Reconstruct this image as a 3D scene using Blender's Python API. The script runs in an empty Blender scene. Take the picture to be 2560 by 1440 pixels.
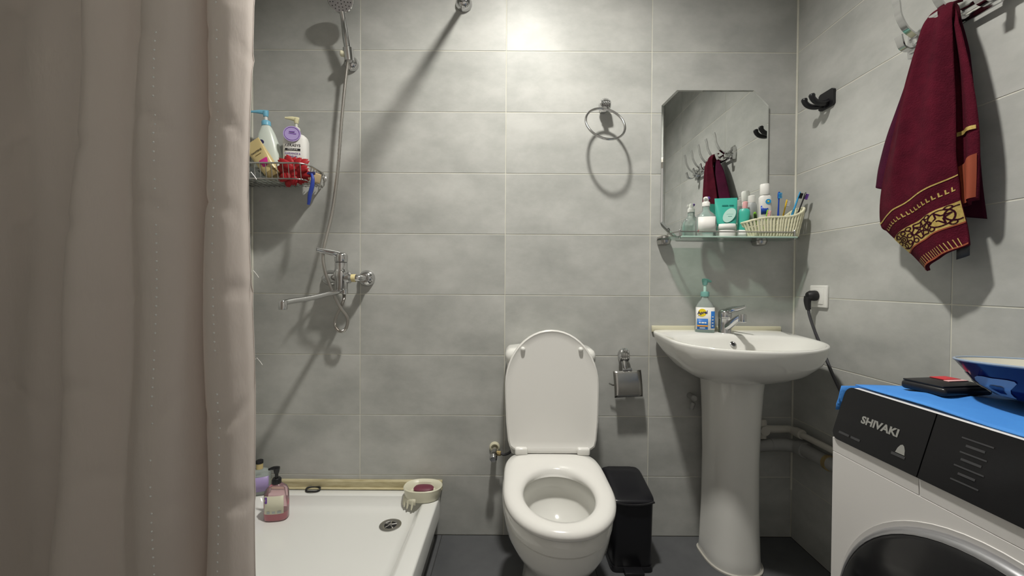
import bpy, bmesh, math, random
from mathutils import Vector, Matrix, Euler
random.seed(7)
PI = math.pi
S = bpy.context.scene
COL = S.collection

# ---------------------------------------------------------------- camera, light, exposure
cam_d = bpy.data.cameras.new('camera'); cam = bpy.data.objects.new('camera', cam_d); COL.objects.link(cam)
cam_d.sensor_fit = 'HORIZONTAL'; cam_d.sensor_width = 36.0; cam_d.lens = 1010.77 / 2560 * 36; cam_d.clip_start = 0.01
def cam_axes(yaw, pitch, roll):
    r = Vector((math.cos(yaw), math.sin(yaw), 0))
    w = Vector((-math.sin(yaw) * math.cos(pitch), math.cos(yaw) * math.cos(pitch), -math.sin(pitch)))
    u = r.cross(w)
    return math.cos(roll) * r + math.sin(roll) * u, -math.sin(roll) * r + math.cos(roll) * u, w
_r, _u, _w = cam_axes(0.0, 0.012465, 0.0061654)
cam.matrix_world = Matrix(((_r.x, _u.x, -_w.x, 0), (_r.y, _u.y, -_w.y, -1.6823), (_r.z, _u.z, -_w.z, 1.0575), (0, 0, 0, 1)))
S.camera = cam
W = bpy.data.worlds.new('world'); S.world = W; W.use_nodes = True
W.node_tree.nodes['Background'].inputs[0].default_value = (1.0, 0.93, 0.85, 1)
W.node_tree.nodes['Background'].inputs[1].default_value = 0.45
S.view_settings.view_transform = 'Standard'; S.view_settings.look = 'None'
S.view_settings.gamma = 1.0; S.view_settings.use_curve_mapping = False
S.view_settings.exposure = 0.0
LAMP_POS = (0.075, -0.76, 2.70); LAMP_STRENGTH = 1000.0

# ---------------------------------------------------------------- room numbers
XL, XR, YB, YF, H = -1.081, 1.1747, 0.0, -1.52, 2.70
TW, TH, G = 0.602, 0.252, 0.0032

# ---------------------------------------------------------------- materials
MATS = {}
def mat(name, col, rough=0.5, metal=0.0, trans=0.0, ior=1.45, spec=0.5, coat=0.0, emit=None, estr=0.0, alpha=1.0, sub=0.0):
    m = bpy.data.materials.new(name); m.use_nodes = True
    b = m.node_tree.nodes['Principled BSDF']
    b.inputs['Base Color'].default_value = (*col, 1); b.inputs['Roughness'].default_value = rough
    b.inputs['Metallic'].default_value = metal; b.inputs['Transmission Weight'].default_value = trans
    b.inputs['IOR'].default_value = ior; b.inputs['Specular IOR Level'].default_value = spec
    b.inputs['Coat Weight'].default_value = coat; b.inputs['Alpha'].default_value = alpha
    b.inputs['Subsurface Weight'].default_value = sub
    if emit:
        b.inputs['Emission Color'].default_value = (*emit, 1); b.inputs['Emission Strength'].default_value = estr
    MATS[name] = m; return m
def N_(m, t, **kw):
    n = m.node_tree.nodes.new(t)
    for k, v in kw.items(): setattr(n, k, v)
    return n
def noise_col(m, c1, c2, scale=5.0, detail=6.0, lo=0.3, hi=0.7, stretch=(1, 1, 1), rnd=True, bump=0.0, bscale=60.0, rough=None):
    nt = m.node_tree; L = nt.links; b = nt.nodes['Principled BSDF']
    tc = N_(m, 'ShaderNodeTexCoord'); mp = N_(m, 'ShaderNodeMapping'); mp.inputs['Scale'].default_value = stretch
    L.new(tc.outputs['Object'], mp.inputs['Vector'])
    if rnd:
        oi = N_(m, 'ShaderNodeObjectInfo'); mu = N_(m, 'ShaderNodeMath', operation='MULTIPLY'); mu.inputs[1].default_value = 37.0
        cb = N_(m, 'ShaderNodeCombineXYZ')
        L.new(oi.outputs['Random'], mu.inputs[0])
        for k in range(3): L.new(mu.outputs[0], cb.inputs[k])
        L.new(cb.outputs[0], mp.inputs['Location'])
    nz = N_(m, 'ShaderNodeTexNoise'); nz.inputs['Scale'].default_value = scale; nz.inputs['Detail'].default_value = detail
    nz.inputs['Roughness'].default_value = 0.62
    L.new(mp.outputs[0], nz.inputs['Vector'])
    rp = N_(m, 'ShaderNodeValToRGB'); rp.color_ramp.elements[0].position = lo; rp.color_ramp.elements[1].position = hi
    rp.color_ramp.elements[0].color = (*c1, 1); rp.color_ramp.elements[1].color = (*c2, 1)
    L.new(nz.outputs['Fac'], rp.inputs[0]); L.new(rp.outputs[0], b.inputs['Base Color'])
    if bump:
        n2 = N_(m, 'ShaderNodeTexNoise'); n2.inputs['Scale'].default_value = bscale; n2.inputs['Detail'].default_value = 4
        L.new(mp.outputs[0], n2.inputs['Vector'])
        bp = N_(m, 'ShaderNodeBump'); bp.inputs['Strength'].default_value = bump; bp.inputs['Distance'].default_value = 0.002
        L.new(n2.outputs['Fac'], bp.inputs['Height']); L.new(bp.outputs[0], b.inputs['Normal'])
    return m
noise_col(mat('tile', (.3, .3, .28), 0.43, spec=0.38), (.362, .368, .350), (.512, .514, .492), 4.2, 9, .32, .68, (1, 1, 1.5))
noise_col(mat('floor_tile', (.06, .063, .067), 0.42), (.075, .078, .083), (.120, .123, .128), 4.0, 8)
noise_col(mat('grout', (.62, .61, .54), 0.85), (.56, .55, .47), (.70, .69, .62), 6.0, 4, rnd=False)
mat('floor_grout', (.045, .045, .045), 0.9)
noise_col(mat('plaster', (.75, .74, .71), 0.9), (.72, .71, .68), (.78, .77, .74), 8, rnd=False)
mat('door_paint', (.62, .58, .52), 0.45)
mat('ceramic', (.75, .745, .71), 0.10, spec=0.5, coat=0.3)
mat('acrylic', (.78, .785, .76), 0.16, coat=0.2)
mat('seat_plastic', (.74, .73, .70), 0.18)
mat('chrome', (.62, .62, .62), 0.13, 1.0)
mat('chrome_worn', (.50, .49, .47), 0.25, 1.0)
mat('hose_steel', (.52, .50, .47), 0.30, 1.0)
mat('dark_rubber', (.012, .012, .013), 0.5)
mat('black_plastic', (.012, .012, .014), 0.32)
mat('bin_black', (.010, .010, .013), 0.30)
mat('glossy_black', (.008, .008, .009), 0.16, spec=0.4)
mat('white_plastic', (.78, .775, .74), 0.3)
mat('white_enamel', (.66, .645, .63), 0.28)
mat('silver_trim', (.42, .42, .44), 0.30, 0.8)
mat('grey_print', (.24, .24, .225), 0.5)
mat('dim_print', (.040, .040, .043), 0.5)
noise_col(mat('yellow_caulk', (.55, .49, .30), 0.6), (.42, .36, .20), (.64, .58, .38), 14, 5, rnd=False, stretch=(1, 6, 6))
mat('cream_strip', (.66, .63, .47), 0.4)
noise_col(mat('tape', (.70, .60, .30), 0.6), (.62, .52, .24), (.78, .68, .38), 60, rnd=False)
mat('grey_pipe', (.30, .30, .29), 0.5)
mat('old_white', (.50, .48, .43), 0.5)
mat('brass', (.42, .32, .15), 0.4, 0.6)
mat('blue_cloth', (.045, .22, .62), 0.75)
noise_col(MATS['blue_cloth'], (.04, .20, .58), (.055, .25, .66), 10, rnd=False, bump=.3, bscale=200)
mat('mirror', (.88, .90, .885), 0.0, 1.0)
mat('mirror_edge', (.30, .32, .31), 0.15, 0.8)
mat('cord', (.055, .055, .062), 0.5)
# shelf glass: thin greenish glass that lets light pass
def glass(name, col, tint=.75, rough=0.02):
    m = bpy.data.materials.new(name); m.use_nodes = True; nt = m.node_tree; L = nt.links
    for n in list(nt.nodes): nt.nodes.remove(n)
    o = N_(m, 'ShaderNodeOutputMaterial'); t = N_(m, 'ShaderNodeBsdfTransparent'); g = N_(m, 'ShaderNodeBsdfGlossy')
    g.inputs['Roughness'].default_value = rough; t.inputs[0].default_value = (*col, 1)
    d = N_(m, 'ShaderNodeBsdfDiffuse'); d.inputs[0].default_value = (*col, 1)
    a = N_(m, 'ShaderNodeMixShader'); a.inputs[0].default_value = tint
    f = N_(m, 'ShaderNodeFresnel'); f.inputs[0].default_value = 1.5
    b = N_(m, 'ShaderNodeMixShader')
    L.new(d.outputs[0], a.inputs[1]); L.new(t.outputs[0], a.inputs[2])
    L.new(f.outputs[0], b.inputs[0]); L.new(a.outputs[0], b.inputs[1]); L.new(g.outputs[0], b.inputs[2]); L.new(b.outputs[0], o.inputs[0])
    MATS[name] = m; return m
glass('shelf_glass', (.80, .92, .86), .93)
glass('glass_edge', (.62, .84, .74), .25)
glass('clear_plastic', (.86, .93, .90), .72, .06)
glass('bag_plastic', (.62, .66, .66), .55, .10)
glass('pink_plastic', (.96, .78, .81), .82, .08)
glass('teal_clear', (.35, .72, .66), .55, .06)
# vinyl curtain: glossy, slightly translucent, creased
def vinyl(name, col):
    m = bpy.data.materials.new(name); m.use_nodes = True; nt = m.node_tree; L = nt.links
    b = nt.nodes['Principled BSDF']; b.inputs['Base Color'].default_value = (*col, 1); b.inputs['Roughness'].default_value = .36
    tr = N_(m, 'ShaderNodeBsdfTranslucent'); tr.inputs[0].default_value = (*col, 1)
    mx = N_(m, 'ShaderNodeMixShader'); mx.inputs[0].default_value = .30
    tc = N_(m, 'ShaderNodeTexCoord'); mp = N_(m, 'ShaderNodeMapping'); mp.inputs['Scale'].default_value = (9, 9, 3.0)
    nz = N_(m, 'ShaderNodeTexNoise'); nz.inputs['Scale'].default_value = 1.6; nz.inputs['Detail'].default_value = 5
    bp = N_(m, 'ShaderNodeBump'); bp.inputs['Strength'].default_value = .35; bp.inputs['Distance'].default_value = .012
    L.new(tc.outputs['Object'], mp.inputs[0]); L.new(mp.outputs[0], nz.inputs['Vector']); L.new(nz.outputs['Fac'], bp.inputs['Height'])
    L.new(bp.outputs[0], b.inputs['Normal']); L.new(bp.outputs[0], tr.inputs['Normal'])
    o = nt.nodes['Material Output']
    L.new(b.outputs[0], mx.inputs[1]); L.new(tr.outputs[0], mx.inputs[2]); L.new(mx.outputs[0], o.inputs[0])
    MATS[name] = m
vinyl('vinyl', (.74, .675, .63))
# terry towel
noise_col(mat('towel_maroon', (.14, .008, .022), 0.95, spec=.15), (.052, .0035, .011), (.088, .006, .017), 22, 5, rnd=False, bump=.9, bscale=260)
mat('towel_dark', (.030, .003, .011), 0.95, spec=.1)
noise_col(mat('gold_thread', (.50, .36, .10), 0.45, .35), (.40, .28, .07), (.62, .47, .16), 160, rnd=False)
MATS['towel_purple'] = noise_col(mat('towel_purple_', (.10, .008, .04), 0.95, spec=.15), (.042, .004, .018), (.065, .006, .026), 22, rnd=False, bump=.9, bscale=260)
mat('copper_cloth', (.26, .05, .02), 0.8)

# ---------------------------------------------------------------- mesh builder
def bez(pts, n=8):
    """Catmull-Rom through pts"""
    P = [Vector(p) for p in pts]; out = []
    for i in range(len(P) - 1):
        p0 = P[i - 1] if i else P[0] * 2 - P[1]; p1 = P[i]; p2 = P[i + 1]
        p3 = P[i + 2] if i + 2 < len(P) else P[-1] * 2 - P[-2]
        for k in range(n):
            t = k / n
            out.append(.5 * ((2 * p1) + (p2 - p0) * t + (2 * p0 - 5 * p1 + 4 * p2 - p3) * t * t + (3 * p1 - p0 - 3 * p2 + p3) * t ** 3))
    out.append(P[-1]); return out
class B:
    def __init__(s): s.v = []; s.f = []
    def add(s, v, f):
        o = len(s.v); s.v += [Vector(p) for p in v]; s.f += [tuple(i + o for i in q) for q in f]; return s
    def box(s, c, d, bev=0.0, seg=2, M=None):
        bm = bmesh.new(); bmesh.ops.create_cube(bm, size=1)
        for v in bm.verts: v.co = Vector((v.co.x * d[0], v.co.y * d[1], v.co.z * d[2]))
        if bev: bmesh.ops.bevel(bm, geom=list(bm.edges), offset=bev, segments=seg, profile=.5, affect='EDGES')
        bm.verts.index_update()
        vs = [(M @ v.co if M else v.co) + Vector(c) for v in bm.verts]; fs = [[q.index for q in f.verts] for f in bm.faces]
        bm.free(); return s.add(vs, fs)
    def loft(s, rings, closed=True, cap0=True, cap1=True):
        n = len(rings[0]); v = [p for r in rings for p in r]; f = []
        for i in range(len(rings) - 1):
            for k in range(n if closed else n - 1):
                a = i * n + k; b = i * n + (k + 1) % n
                f.append((a, b, b + n, a + n))
        if cap0: f.append(tuple(range(n))[::-1])
        if cap1: f.append(tuple((len(rings) - 1) * n + k for k in range(n)))
        return s.add(v, f)
    def lathe(s, prof, c=(0, 0, 0), M=None, n=28, cap0=True, cap1=True):
        M = M or Matrix.Identity(3); c = Vector(c)
        rings = [[c + M @ Vector((r * math.cos(2 * PI * k / n), r * math.sin(2 * PI * k / n), z)) for k in range(n)] for r, z in prof]
        return s.loft(rings, True, cap0, cap1)
    def tube(s, pts, r, n=10, closed=False, flat=None):
        P = [Vector(p) for p in pts]; m = len(P); rad = r if isinstance(r, (list, tuple)) else [r] * m
        T = []
        for i in range(m):
            a = P[(i - 1) % m] if closed or i else P[0]; b = P[(i + 1) % m] if closed or i < m - 1 else P[-1]
            T.append((b - a).normalized())
        up = Vector((0, 0, 1)) if abs(T[0].z) < .9 else Vector((1, 0, 0))
        u = (up - T[0] * up.dot(T[0])).normalized(); rings = []
        for i in range(m):
            u = (u - T[i] * u.dot(T[i])).normalized(); w = T[i].cross(u)
            fl = flat or 1.0
            rings.append([P[i] + rad[i] * (u * math.cos(2 * PI * k / n) + w * fl * math.sin(2 * PI * k / n)) for k in range(n)])
        if closed: rings.append(rings[0]); return s.loft(rings, True, False, False)
        return s.loft(rings)
    def prism(s, poly, d0, d1, fn):
        n = len(poly); v = [fn(x, y, d0) for x, y in poly] + [fn(x, y, d1) for x, y in poly]
        f = [tuple(range(n))[::-1], tuple(range(n, 2 * n))] + [(k, (k + 1) % n, n + (k + 1) % n, n + k) for k in range(n)]
        return s.add(v, f)
    def grid(s, rows):
        m = len(rows[0]); v = [p for r in rows for p in r]
        return s.add(v, [(i * m + j, i * m + j + 1, (i + 1) * m + j + 1, (i + 1) * m + j) for i in range(len(rows) - 1) for j in range(m - 1)])
def root(name, loc, label, cat, group=None, rot=(0, 0, 0)):
    o = bpy.data.objects.new(name, None); COL.objects.link(o); o.location = loc; o.rotation_euler = rot; o.empty_display_size = .02
    o['label'] = label; o['category'] = cat
    if group: o['group'] = group
    o['_w'] = [0, 0, 0]; return o
def wloc(o):
    v = Vector((0, 0, 0))
    while o: v += o.location; o = o.parent
    return v
def ob(name, b, m, parent=None, label=None, cat=None, group=None, kind=None, local=False, ang=40, solid=0, sub=0):
    me = bpy.data.meshes.new(name); off = Vector((0, 0, 0))
    if parent and not local: off = wloc(parent)
    if not parent and not local:                       # a one-mesh thing: origin at its base
        xs = [p.x for p in b.v]; ys = [p.y for p in b.v]; zs = [p.z for p in b.v]
        off = Vector(((min(xs) + max(xs)) / 2, (min(ys) + max(ys)) / 2, min(zs)))
    me.from_pydata([tuple(p - off) for p in b.v], [], b.f)
    bm = bmesh.new(); bm.from_mesh(me); bmesh.ops.recalc_face_normals(bm, faces=bm.faces); bm.to_mesh(me); bm.free()
    me.materials.append(MATS[m] if isinstance(m, str) else m)
    me.shade_smooth(); me.set_sharp_from_angle(angle=math.radians(ang))
    o = bpy.data.objects.new(name, me); COL.objects.link(o)
    if parent: o.parent = parent
    else: o.location = off
    if label: o['label'] = label
    if cat: o['category'] = cat
    if group: o['group'] = group
    if kind: o['kind'] = kind
    if solid:
        q = o.modifiers.new('thick', 'SOLIDIFY'); q.thickness = solid; q.offset = 0
    if sub:
        q = o.modifiers.new('sub', 'SUBSURF'); q.levels = sub; q.render_levels = sub
    return o
def txt(name, s, size, m, parent, M, ext=.0002, shear=0.0, bold=0.0, sx=1.0):
    """lettering as a thin mesh; M maps text plane (x right, y up, z out) to the parent's local space"""
    c = bpy.data.curves.new(name, 'FONT'); c.body = s; c.size = size; c.extrude = ext; c.shear = shear; c.offset = bold
    c.align_x = 'CENTER'; c.align_y = 'CENTER'; c.resolution_u = 3
    t = bpy.data.objects.new('tmp', c); COL.objects.link(t)
    me = bpy.data.meshes.new_from_object(t.evaluated_get(bpy.context.evaluated_depsgraph_get()))
    bpy.data.objects.remove(t); bpy.data.curves.remove(c)
    me.name = name
    me.transform(M @ Matrix.Diagonal((sx, 1, 1, 1)))
    me.materials.clear(); me.materials.append(MATS[m])
    o = bpy.data.objects.new(name, me); COL.objects.link(o); o.parent = parent; return o
def front(x, y, z, rz=0.0, rx=0.0):
    """text frame facing -y at (x,y,z)"""
    return Matrix.Translation((x, y, z)) @ Matrix.Rotation(rz, 4, 'Z') @ Matrix.Rotation(PI / 2 + rx, 4, 'X')
def rotm(d, up=(0, 0, 1)):
    """3x3 whose z axis is d"""
    z = Vector(d).normalized(); u = Vector(up)
    if abs(z.dot(u)) > .98: u = Vector((1, 0, 0))
    x = u.cross(z).normalized(); y = z.cross(x)
    return Matrix((x, y, z)).transposed()
def pw(v, e): return math.copysign(abs(v) ** e, v)
def dring(cx, cy, z, a, f, b, nf=2.0, nb=2.0, N=56, tilt=0.0):
    out = []
    for k in range(N):
        t = 2 * PI * k / N; c = math.cos(t); s = math.sin(t); n = nf if s < 0 else nb
        y = (f if s < 0 else b) * pw(s, 2 / n)
        out.append(Vector((cx + a * pw(c, 2 / n), cy + y, z + tilt * y)))
    return out
def rr(z, hw, hd, n=4.0, N=40, cx=0, cy=0): return dring(cx, cy, z, hw, hd, hd, n, n, N)

# ---------------------------------------------------------------- setting: walls with their tiles
TILE_MESH = {}
def tile_mesh(w, h, m='tile'):
    key = (round(w, 4), round(h, 4), m)
    if key not in TILE_MESH:
        b = B().box((0, 0, 0), (w, .009, h), .0008, 1)
        me = bpy.data.meshes.new('tile'); me.from_pydata([tuple(p) for p in b.v], [], b.f); me.materials.append(MATS[m]); TILE_MESH[key] = me
    return TILE_MESH[key]
def structure(name, b, m):
    o = ob(name, b, m, kind='structure', ang=30, local=True); return o
def tile(par, w, h, loc, rot, m='tile'):
    o = bpy.data.objects.new('tile', tile_mesh(w, h, m)); COL.objects.link(o); o.parent = par; o.location = loc; o.rotation_euler = rot
ROWS = [(k * TH - .001, (k + 1) * TH - .001) for k in range(10)] + [(10 * TH - .001, H)]
ROWS[0] = (0, TH - .001)
def wall_tiles(par, cols, fn, rot, hole=None):
    for a, b in cols:
        for z0, z1 in ROWS:
            if hole and a >= hole[0] - .01 and b <= hole[1] + .01 and z0 < hole[2] - .05: continue
            w = b - a - G; h = z1 - z0 - G
            tile(par, w, h, fn((a + b) / 2, (z0 + z1) / 2), rot)
T2 = .0045 - .0012   # tile front stands 1.2 mm proud of the joint
wb = structure('wall_back', B().box((.0468, .0512, H / 2), (2.5, .10, H)), 'grout')
wall_tiles(wb, [(XL, XR - 3 * TW), (XR - 3 * TW, XR - 2 * TW), (XR - 2 * TW, XR - TW), (XR - TW, XR)], lambda c, z: (c, .0045, z), (0, 0, 0))
wr = structure('wall_right', B().box((XR + .0512, (YB + YF) / 2, H / 2), (.10, YB - YF + .2, H)), 'grout')
wall_tiles(wr, [(-TW, 0), (-2 * TW, -TW), (YF, -2 * TW)], lambda c, z: (XR + .0045, c, z), (0, 0, PI / 2))
wl = structure('wall_left', B().box((XL - .0512, (YB + YF) / 2, H / 2), (.10, YB - YF + .2, H)), 'grout')
wall_tiles(wl, [(-TW, 0), (-2 * TW, -TW), (YF, -2 * TW)], lambda c, z: (XL - .0045, c, z), (0, 0, -PI / 2))
DX0, DX1, DZ = -.42, .42, 2.04
bf = B()
bf.box(((XL + DX0) / 2, YF - .075, H / 2), (DX0 - XL, .15, H)); bf.box(((XR + DX1) / 2, YF - .075, H / 2), (XR - DX1, .15, H))
bf.box((0, YF - .075, (DZ + H) / 2), (DX1 - DX0, .15, H - DZ))
wf = structure('wall_front', bf, 'grout')
wall_tiles(wf, [(XL, DX0), (DX1, XR)], lambda c, z: (c, YF - .0033, z), (0, 0, PI))
tile(wf, DX1 - DX0 - G, H - DZ - G, (0, YF - .0033, (DZ + H) / 2), (0, 0, PI))
bd = B()
for x in (DX0 + .02, DX1 - .02): bd.box((x, YF - .075, DZ / 2), (.04, .17, DZ), .004)
bd.box((0, YF - .075, DZ - .02), (DX1 - DX0, .17, .04), .004)
structure('door_1', bd, 'door_paint')['label'] = 'painted door frame around the entrance'
structure('ceiling', B().box((.0468, -.8, H + .05), (2.5, 2.2, .10)), 'plaster')
fl = structure('floor', B().box((.0468, -.85, -.0512), (2.5, 2.1, .10)), 'floor_grout')
for a, b_ in ((XL, -.889), (-.889, -.287), (-.287, .315), (.315, .917), (.917, XR)):
    for c, d in ((-TW, 0), (-2 * TW, -TW), (YF - .15, -2 * TW)):
        tile(fl, b_ - a - .003, d - c - .003, ((a + b_) / 2, (c + d) / 2, -.0045), (PI / 2, 0, 0), 'floor_tile')
# joint caulk in the corners and yellowed sealing strip at the tray
def caulk(name, x, m):
    structure(name, B().tube([(x, -.002, .2), (x, -.002, H)], .0042, 8), m)
caulk('trim_1', XR - .002, 'grout'); caulk('trim_2', XL + .002, 'grout')
tr3 = B()
tr3.prism([(0, .197), (-.008, .197), (-.010, .205), (-.010, .226), (-.006, .232), (0, .232)], XL, -.286, lambda y, z, x: (x, y, z))
tr3.prism([(-.008, .197), (-.018, .197), (-.018, .200), (-.008, .2035)], XL, -.286, lambda y, z, x: (x, y, z))
structure('trim_3', tr3, 'yellow_caulk')['label'] = 'yellowed sealing strip between shower tray and back wall'

# ---------------------------------------------------------------- ceiling lamp
lx, ly, lz = LAMP_POS
lamp = root('ceiling_lamp', (lx, ly, lz), 'small round lamp with added grey cut-off collar on the ceiling above the toilet', 'lamp')
ob('cutoff_collar', B().lathe([(.082, 0), (.086, -.004), (.086, -.082), (.083, -.085), (.080, -.082), (.080, -.034), (.004, -.032)], (lx, ly, lz)), 'grey_pipe', lamp)  # unseen deep grey collar, shaped to hold lamp light off the upper walls
mat('lamp_glow', (.9, .9, .88), .5, emit=(1.0, .97, .90), estr=LAMP_STRENGTH)
ob('diffuser', B().lathe([(.064, -.0345), (.064, -.040), (.060, -.042), (.004, -.0425)], (lx, ly, lz)), 'lamp_glow', lamp)

# ---------------------------------------------------------------- shower tray
TZ = .195; TX1 = -.287; TYB = -.012; TYF = -.92; TXL = XL + .003
tray = root('shower_tray', ((TXL + TX1) / 2, (TYB + TYF) / 2, 0), 'low white acrylic shower tray in the left corner', 'shower tray')
cx, cy = (TXL + TX1) / 2, (TYB + TYF) / 2; hx, hy = (TX1 - TXL) / 2, (TYB - TYF) / 2
def tr_ring(z, ix, n, e=0):
    return dring(cx, cy, z, hx - ix, hy - ix + e, hy - ix + e, n, n, 96)
b = B().loft([tr_ring(.112, .012, 30), tr_ring(.112, 0, 30), tr_ring(.12, 0, 30), tr_ring(.188, 0, 30), tr_ring(.193, .002, 30), tr_ring(TZ, .007, 30),
              tr_ring(TZ, .050, 24, .010), tr_ring(.193, .058, 24, .012), tr_ring(.186, .063, 22, .015), tr_ring(.163, .078, 18, .016), tr_ring(.157, .086, 16, .014), tr_ring(.154, .11, 14), tr_ring(.152, .30, 8)])
ob('basin', b, 'acrylic', tray, ang=50)
ob('support', B().box((cx, cy, .056), (2 * hx - .05, 2 * hy - .05, .112)), 'grey_pipe', tray)
dr = root('drain', (-.447, -.190, .1535), 'round steel drain in the corner of the shower tray', 'drain')
dc = (-.447, -.190, .1535)
ob('flange', B().lathe([(.040, 0), (.040, .0022), (.036, .0036), (.026, .0030), (.022, .0010), (.022, .0002)], dc, n=36), 'chrome_worn', dr)
ob('bowl', B().lathe([(.0218, .0004), (.0218, .0010), (.004, .0008)], dc), 'dark_rubber', dr)
for k in range(5):
    a = 2 * PI * k / 5 + .3
    ob('grate_bar', B().tube([(dc[0], dc[1], dc[2] + .0022), (dc[0] + .023 * math.cos(a), dc[1] + .023 * math.sin(a), dc[2] + .0022)], .0026, 6), 'chrome_worn', dr)
ob('screw', B().lathe([(.0065, .0015), (.0065, .0042), (.003, .0052)], dc, n=14), 'chrome', dr)

# ---------------------------------------------------------------- shower rod and curtain
FX, FZ = -.205, 2.206
rod = root('curtain_rod', (FX, 0, FZ), 'chrome shower curtain rod flanged to the back wall near the top', 'curtain rod')
ob('flange', B().lathe([(.034, -.001), (.034, .006), (.030, .018), (.022, .030), (.0155, .034)], (FX, 0, FZ), rotm((0, -1, 0))), 'chrome', rod)
RY = -.93
pts = [(FX, -.03, FZ), (FX, -.4, FZ), (FX, RY + .16, FZ)] + [(FX - .15 + .15 * math.cos(a), RY + .15 - .15 * math.sin(a), FZ) for a in [PI / 2 * k / 8 for k in range(1, 9)]] + [(-.7, RY, FZ), (XL + .03, RY, FZ)]
ob('bar', B().tube(pts, .0125, 14), 'chrome', rod)
ob('flange', B().lathe([(.034, -.001), (.034, .006), (.030, .018), (.022, .030), (.0155, .034)], (XL, RY, FZ), rotm((1, 0, 0))), 'chrome', rod)
# plan-view folds: (x, y) from the free edge leftwards
PLAN = [(-.497, -.905), (-.505, -.918), (-.530, -.932), (-.562, -.928), (-.586, -.905), (-.598, -.876), (-.594, -.866), (-.599, -.895), (-.612, -.925), (-.640, -.943), (-.680, -.940), (-.715, -.915), (-.738, -.900),
        (-.765, -.915), (-.805, -.930), (-.835, -.925), (-.850, -.905), (-.840, -.870), (-.850, -.855), (-.90, -.850), (-.97, -.862), (-1.03, -.850), (-1.066, -.856)]
plan = bez([(x, y, 0) for x, y in PLAN], 7)
cur = root('shower_curtain', (-.78, -.9, .215), 'grey-beige vinyl shower curtain bunched in vertical folds at the left', 'curtain')
ZT, ZB = 2.175, .215; rows = []; NZ = 150
creases = [(1.505, .010, -.50, -.20), (1.345, .012, .22, -.25), (1.185, .012, -.12, .2), (1.03, .008, .05, .1), (.82, .010, .25, .3), (1.60, .008, .3, .1), (.66, .008, -.3, .2)]
def cur_pt(p, i, z):
    n = len(plan) - 1; s = i / n; t = (1.05 - z)
    x = p.x; y = p.y
    x += .004 * math.sin(3.1 * z + 5 * s)
    # left folds spread outwards towards the hem
    w = math.exp(-((s - .70) / .16) ** 2); x -= .055 * w * t
    w2 = math.exp(-((s - .27) / .12) ** 2); x -= .018 * w2 * t
    x += .006 * math.exp(-(s / .08) ** 2) * ((z - 1.05) ** 2 * 3 - .6)
    y += .006 * math.sin(9 * z + 11 * s)
    g = min(1, max(0, (z - 1.75) / .4)); y = y * (1 - .0 * g) + g * .25 * (RY - y)
    for zc, amp, kx, tilt in creases:
        d = z - zc - tilt * .12 * math.sin(18 * s + kx * 9); 
        e = math.exp(-(d / .012) ** 2) * (.55 + .45 * math.sin(23 * s + kx * 20))
        y += amp * .50 * e; x += amp * .05 * e
    return Vector((x, y, z))
for k in range(NZ + 1):
    z = ZT + (ZB - ZT) * k / NZ
    rows.append([cur_pt(p, i, z) for i, p in enumerate(plan)])
ob('panel', B().grid(rows), 'vinyl', cur, ang=180, solid=.0006)
def hem(i0, i1, name):
    return B().tube([rows[k][i0] for k in range(0, NZ + 1)], .0011, 6)
ob('side_hem', hem(0, 1, 'h'), 'vinyl', cur)
for i in (9 * 7 + 2, 2 * 7 + 4):                      # two columns of punched dots, their glints put in as white bumps
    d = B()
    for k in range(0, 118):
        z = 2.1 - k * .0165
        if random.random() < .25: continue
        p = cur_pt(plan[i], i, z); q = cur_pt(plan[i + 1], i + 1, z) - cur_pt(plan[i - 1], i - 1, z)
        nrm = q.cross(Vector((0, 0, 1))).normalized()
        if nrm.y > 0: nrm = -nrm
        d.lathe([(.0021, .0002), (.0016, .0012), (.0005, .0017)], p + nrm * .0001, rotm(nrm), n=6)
    ob('puncture_glints', d, 'acrylic', cur, kind='stuff')
for z0 in (1.262, 1.075, .905):
    p = cur_pt(plan[0], 0, z0)
    ob('loose_thread', B().tube([p, p + Vector((.004, .001, .004)), p + Vector((.010, .002, -.004)), p + Vector((.014, .002, -.010))], .0005, 5), 'white_plastic', cur)
for k in range(9):
    x = -.52 - k * .062
    ob('ring', B().tube([(x, RY + .019 * math.cos(a), FZ - .006 + .021 * math.sin(a)) for a in [2 * PI * j / 16 for j in range(16)]], .0018, 6, True), 'white_plastic', cur)

# ---------------------------------------------------------------- shower mixer, hose, hand shower
mx = root('shower_mixer', (-.678, 0, 1.073), 'chrome wall mixer tap with long swivel spout above the tray', 'mixer tap')
for x in (-.603, -.753):
    ob('escutcheon', B().lathe([(.034, -.001), (.034, .004), (.029, .016), (.020, .024), (.016, .026)], (x, 0, 1.073), rotm((0, -1, 0))), 'chrome', mx)
    s_ = 1 if x > -.68 else -1
    ob('inlet', B().tube(bez([(x, -.02, 1.073), (x, -.048, 1.073), (x - .012 * s_, -.066, 1.073), (x - .05 * s_, -.070, 1.073)], 5), .0135, 14), 'chrome', mx)
    ob('union_nut', B().lathe([(.019, 0), (.019, .016)], (x, -.030, 1.073), rotm((0, -1, 0)), n=6), 'chrome', mx)
ob('sealing_tape', B().tube([(-.646, -.070, 1.073), (-.624, -.0685, 1.073)], .0155, 14), 'tape', mx)
ob('body', B().lathe([(.004, -.05), (.020, -.049), (.024, -.040), (.026, -.006), (.030, .004), (.031, .018), (.026, .032), (.024, .036), (.024, .062), (.021, .064)], (-.680, -.072, 1.072)), 'chrome', mx)
ob('side_barrel', B().lathe([(.020, -.062), (.023, -.055), (.023, .035), (.016, .042)], (-.680, -.072, 1.075), rotm((1, 0, 0))), 'chrome', mx)
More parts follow.
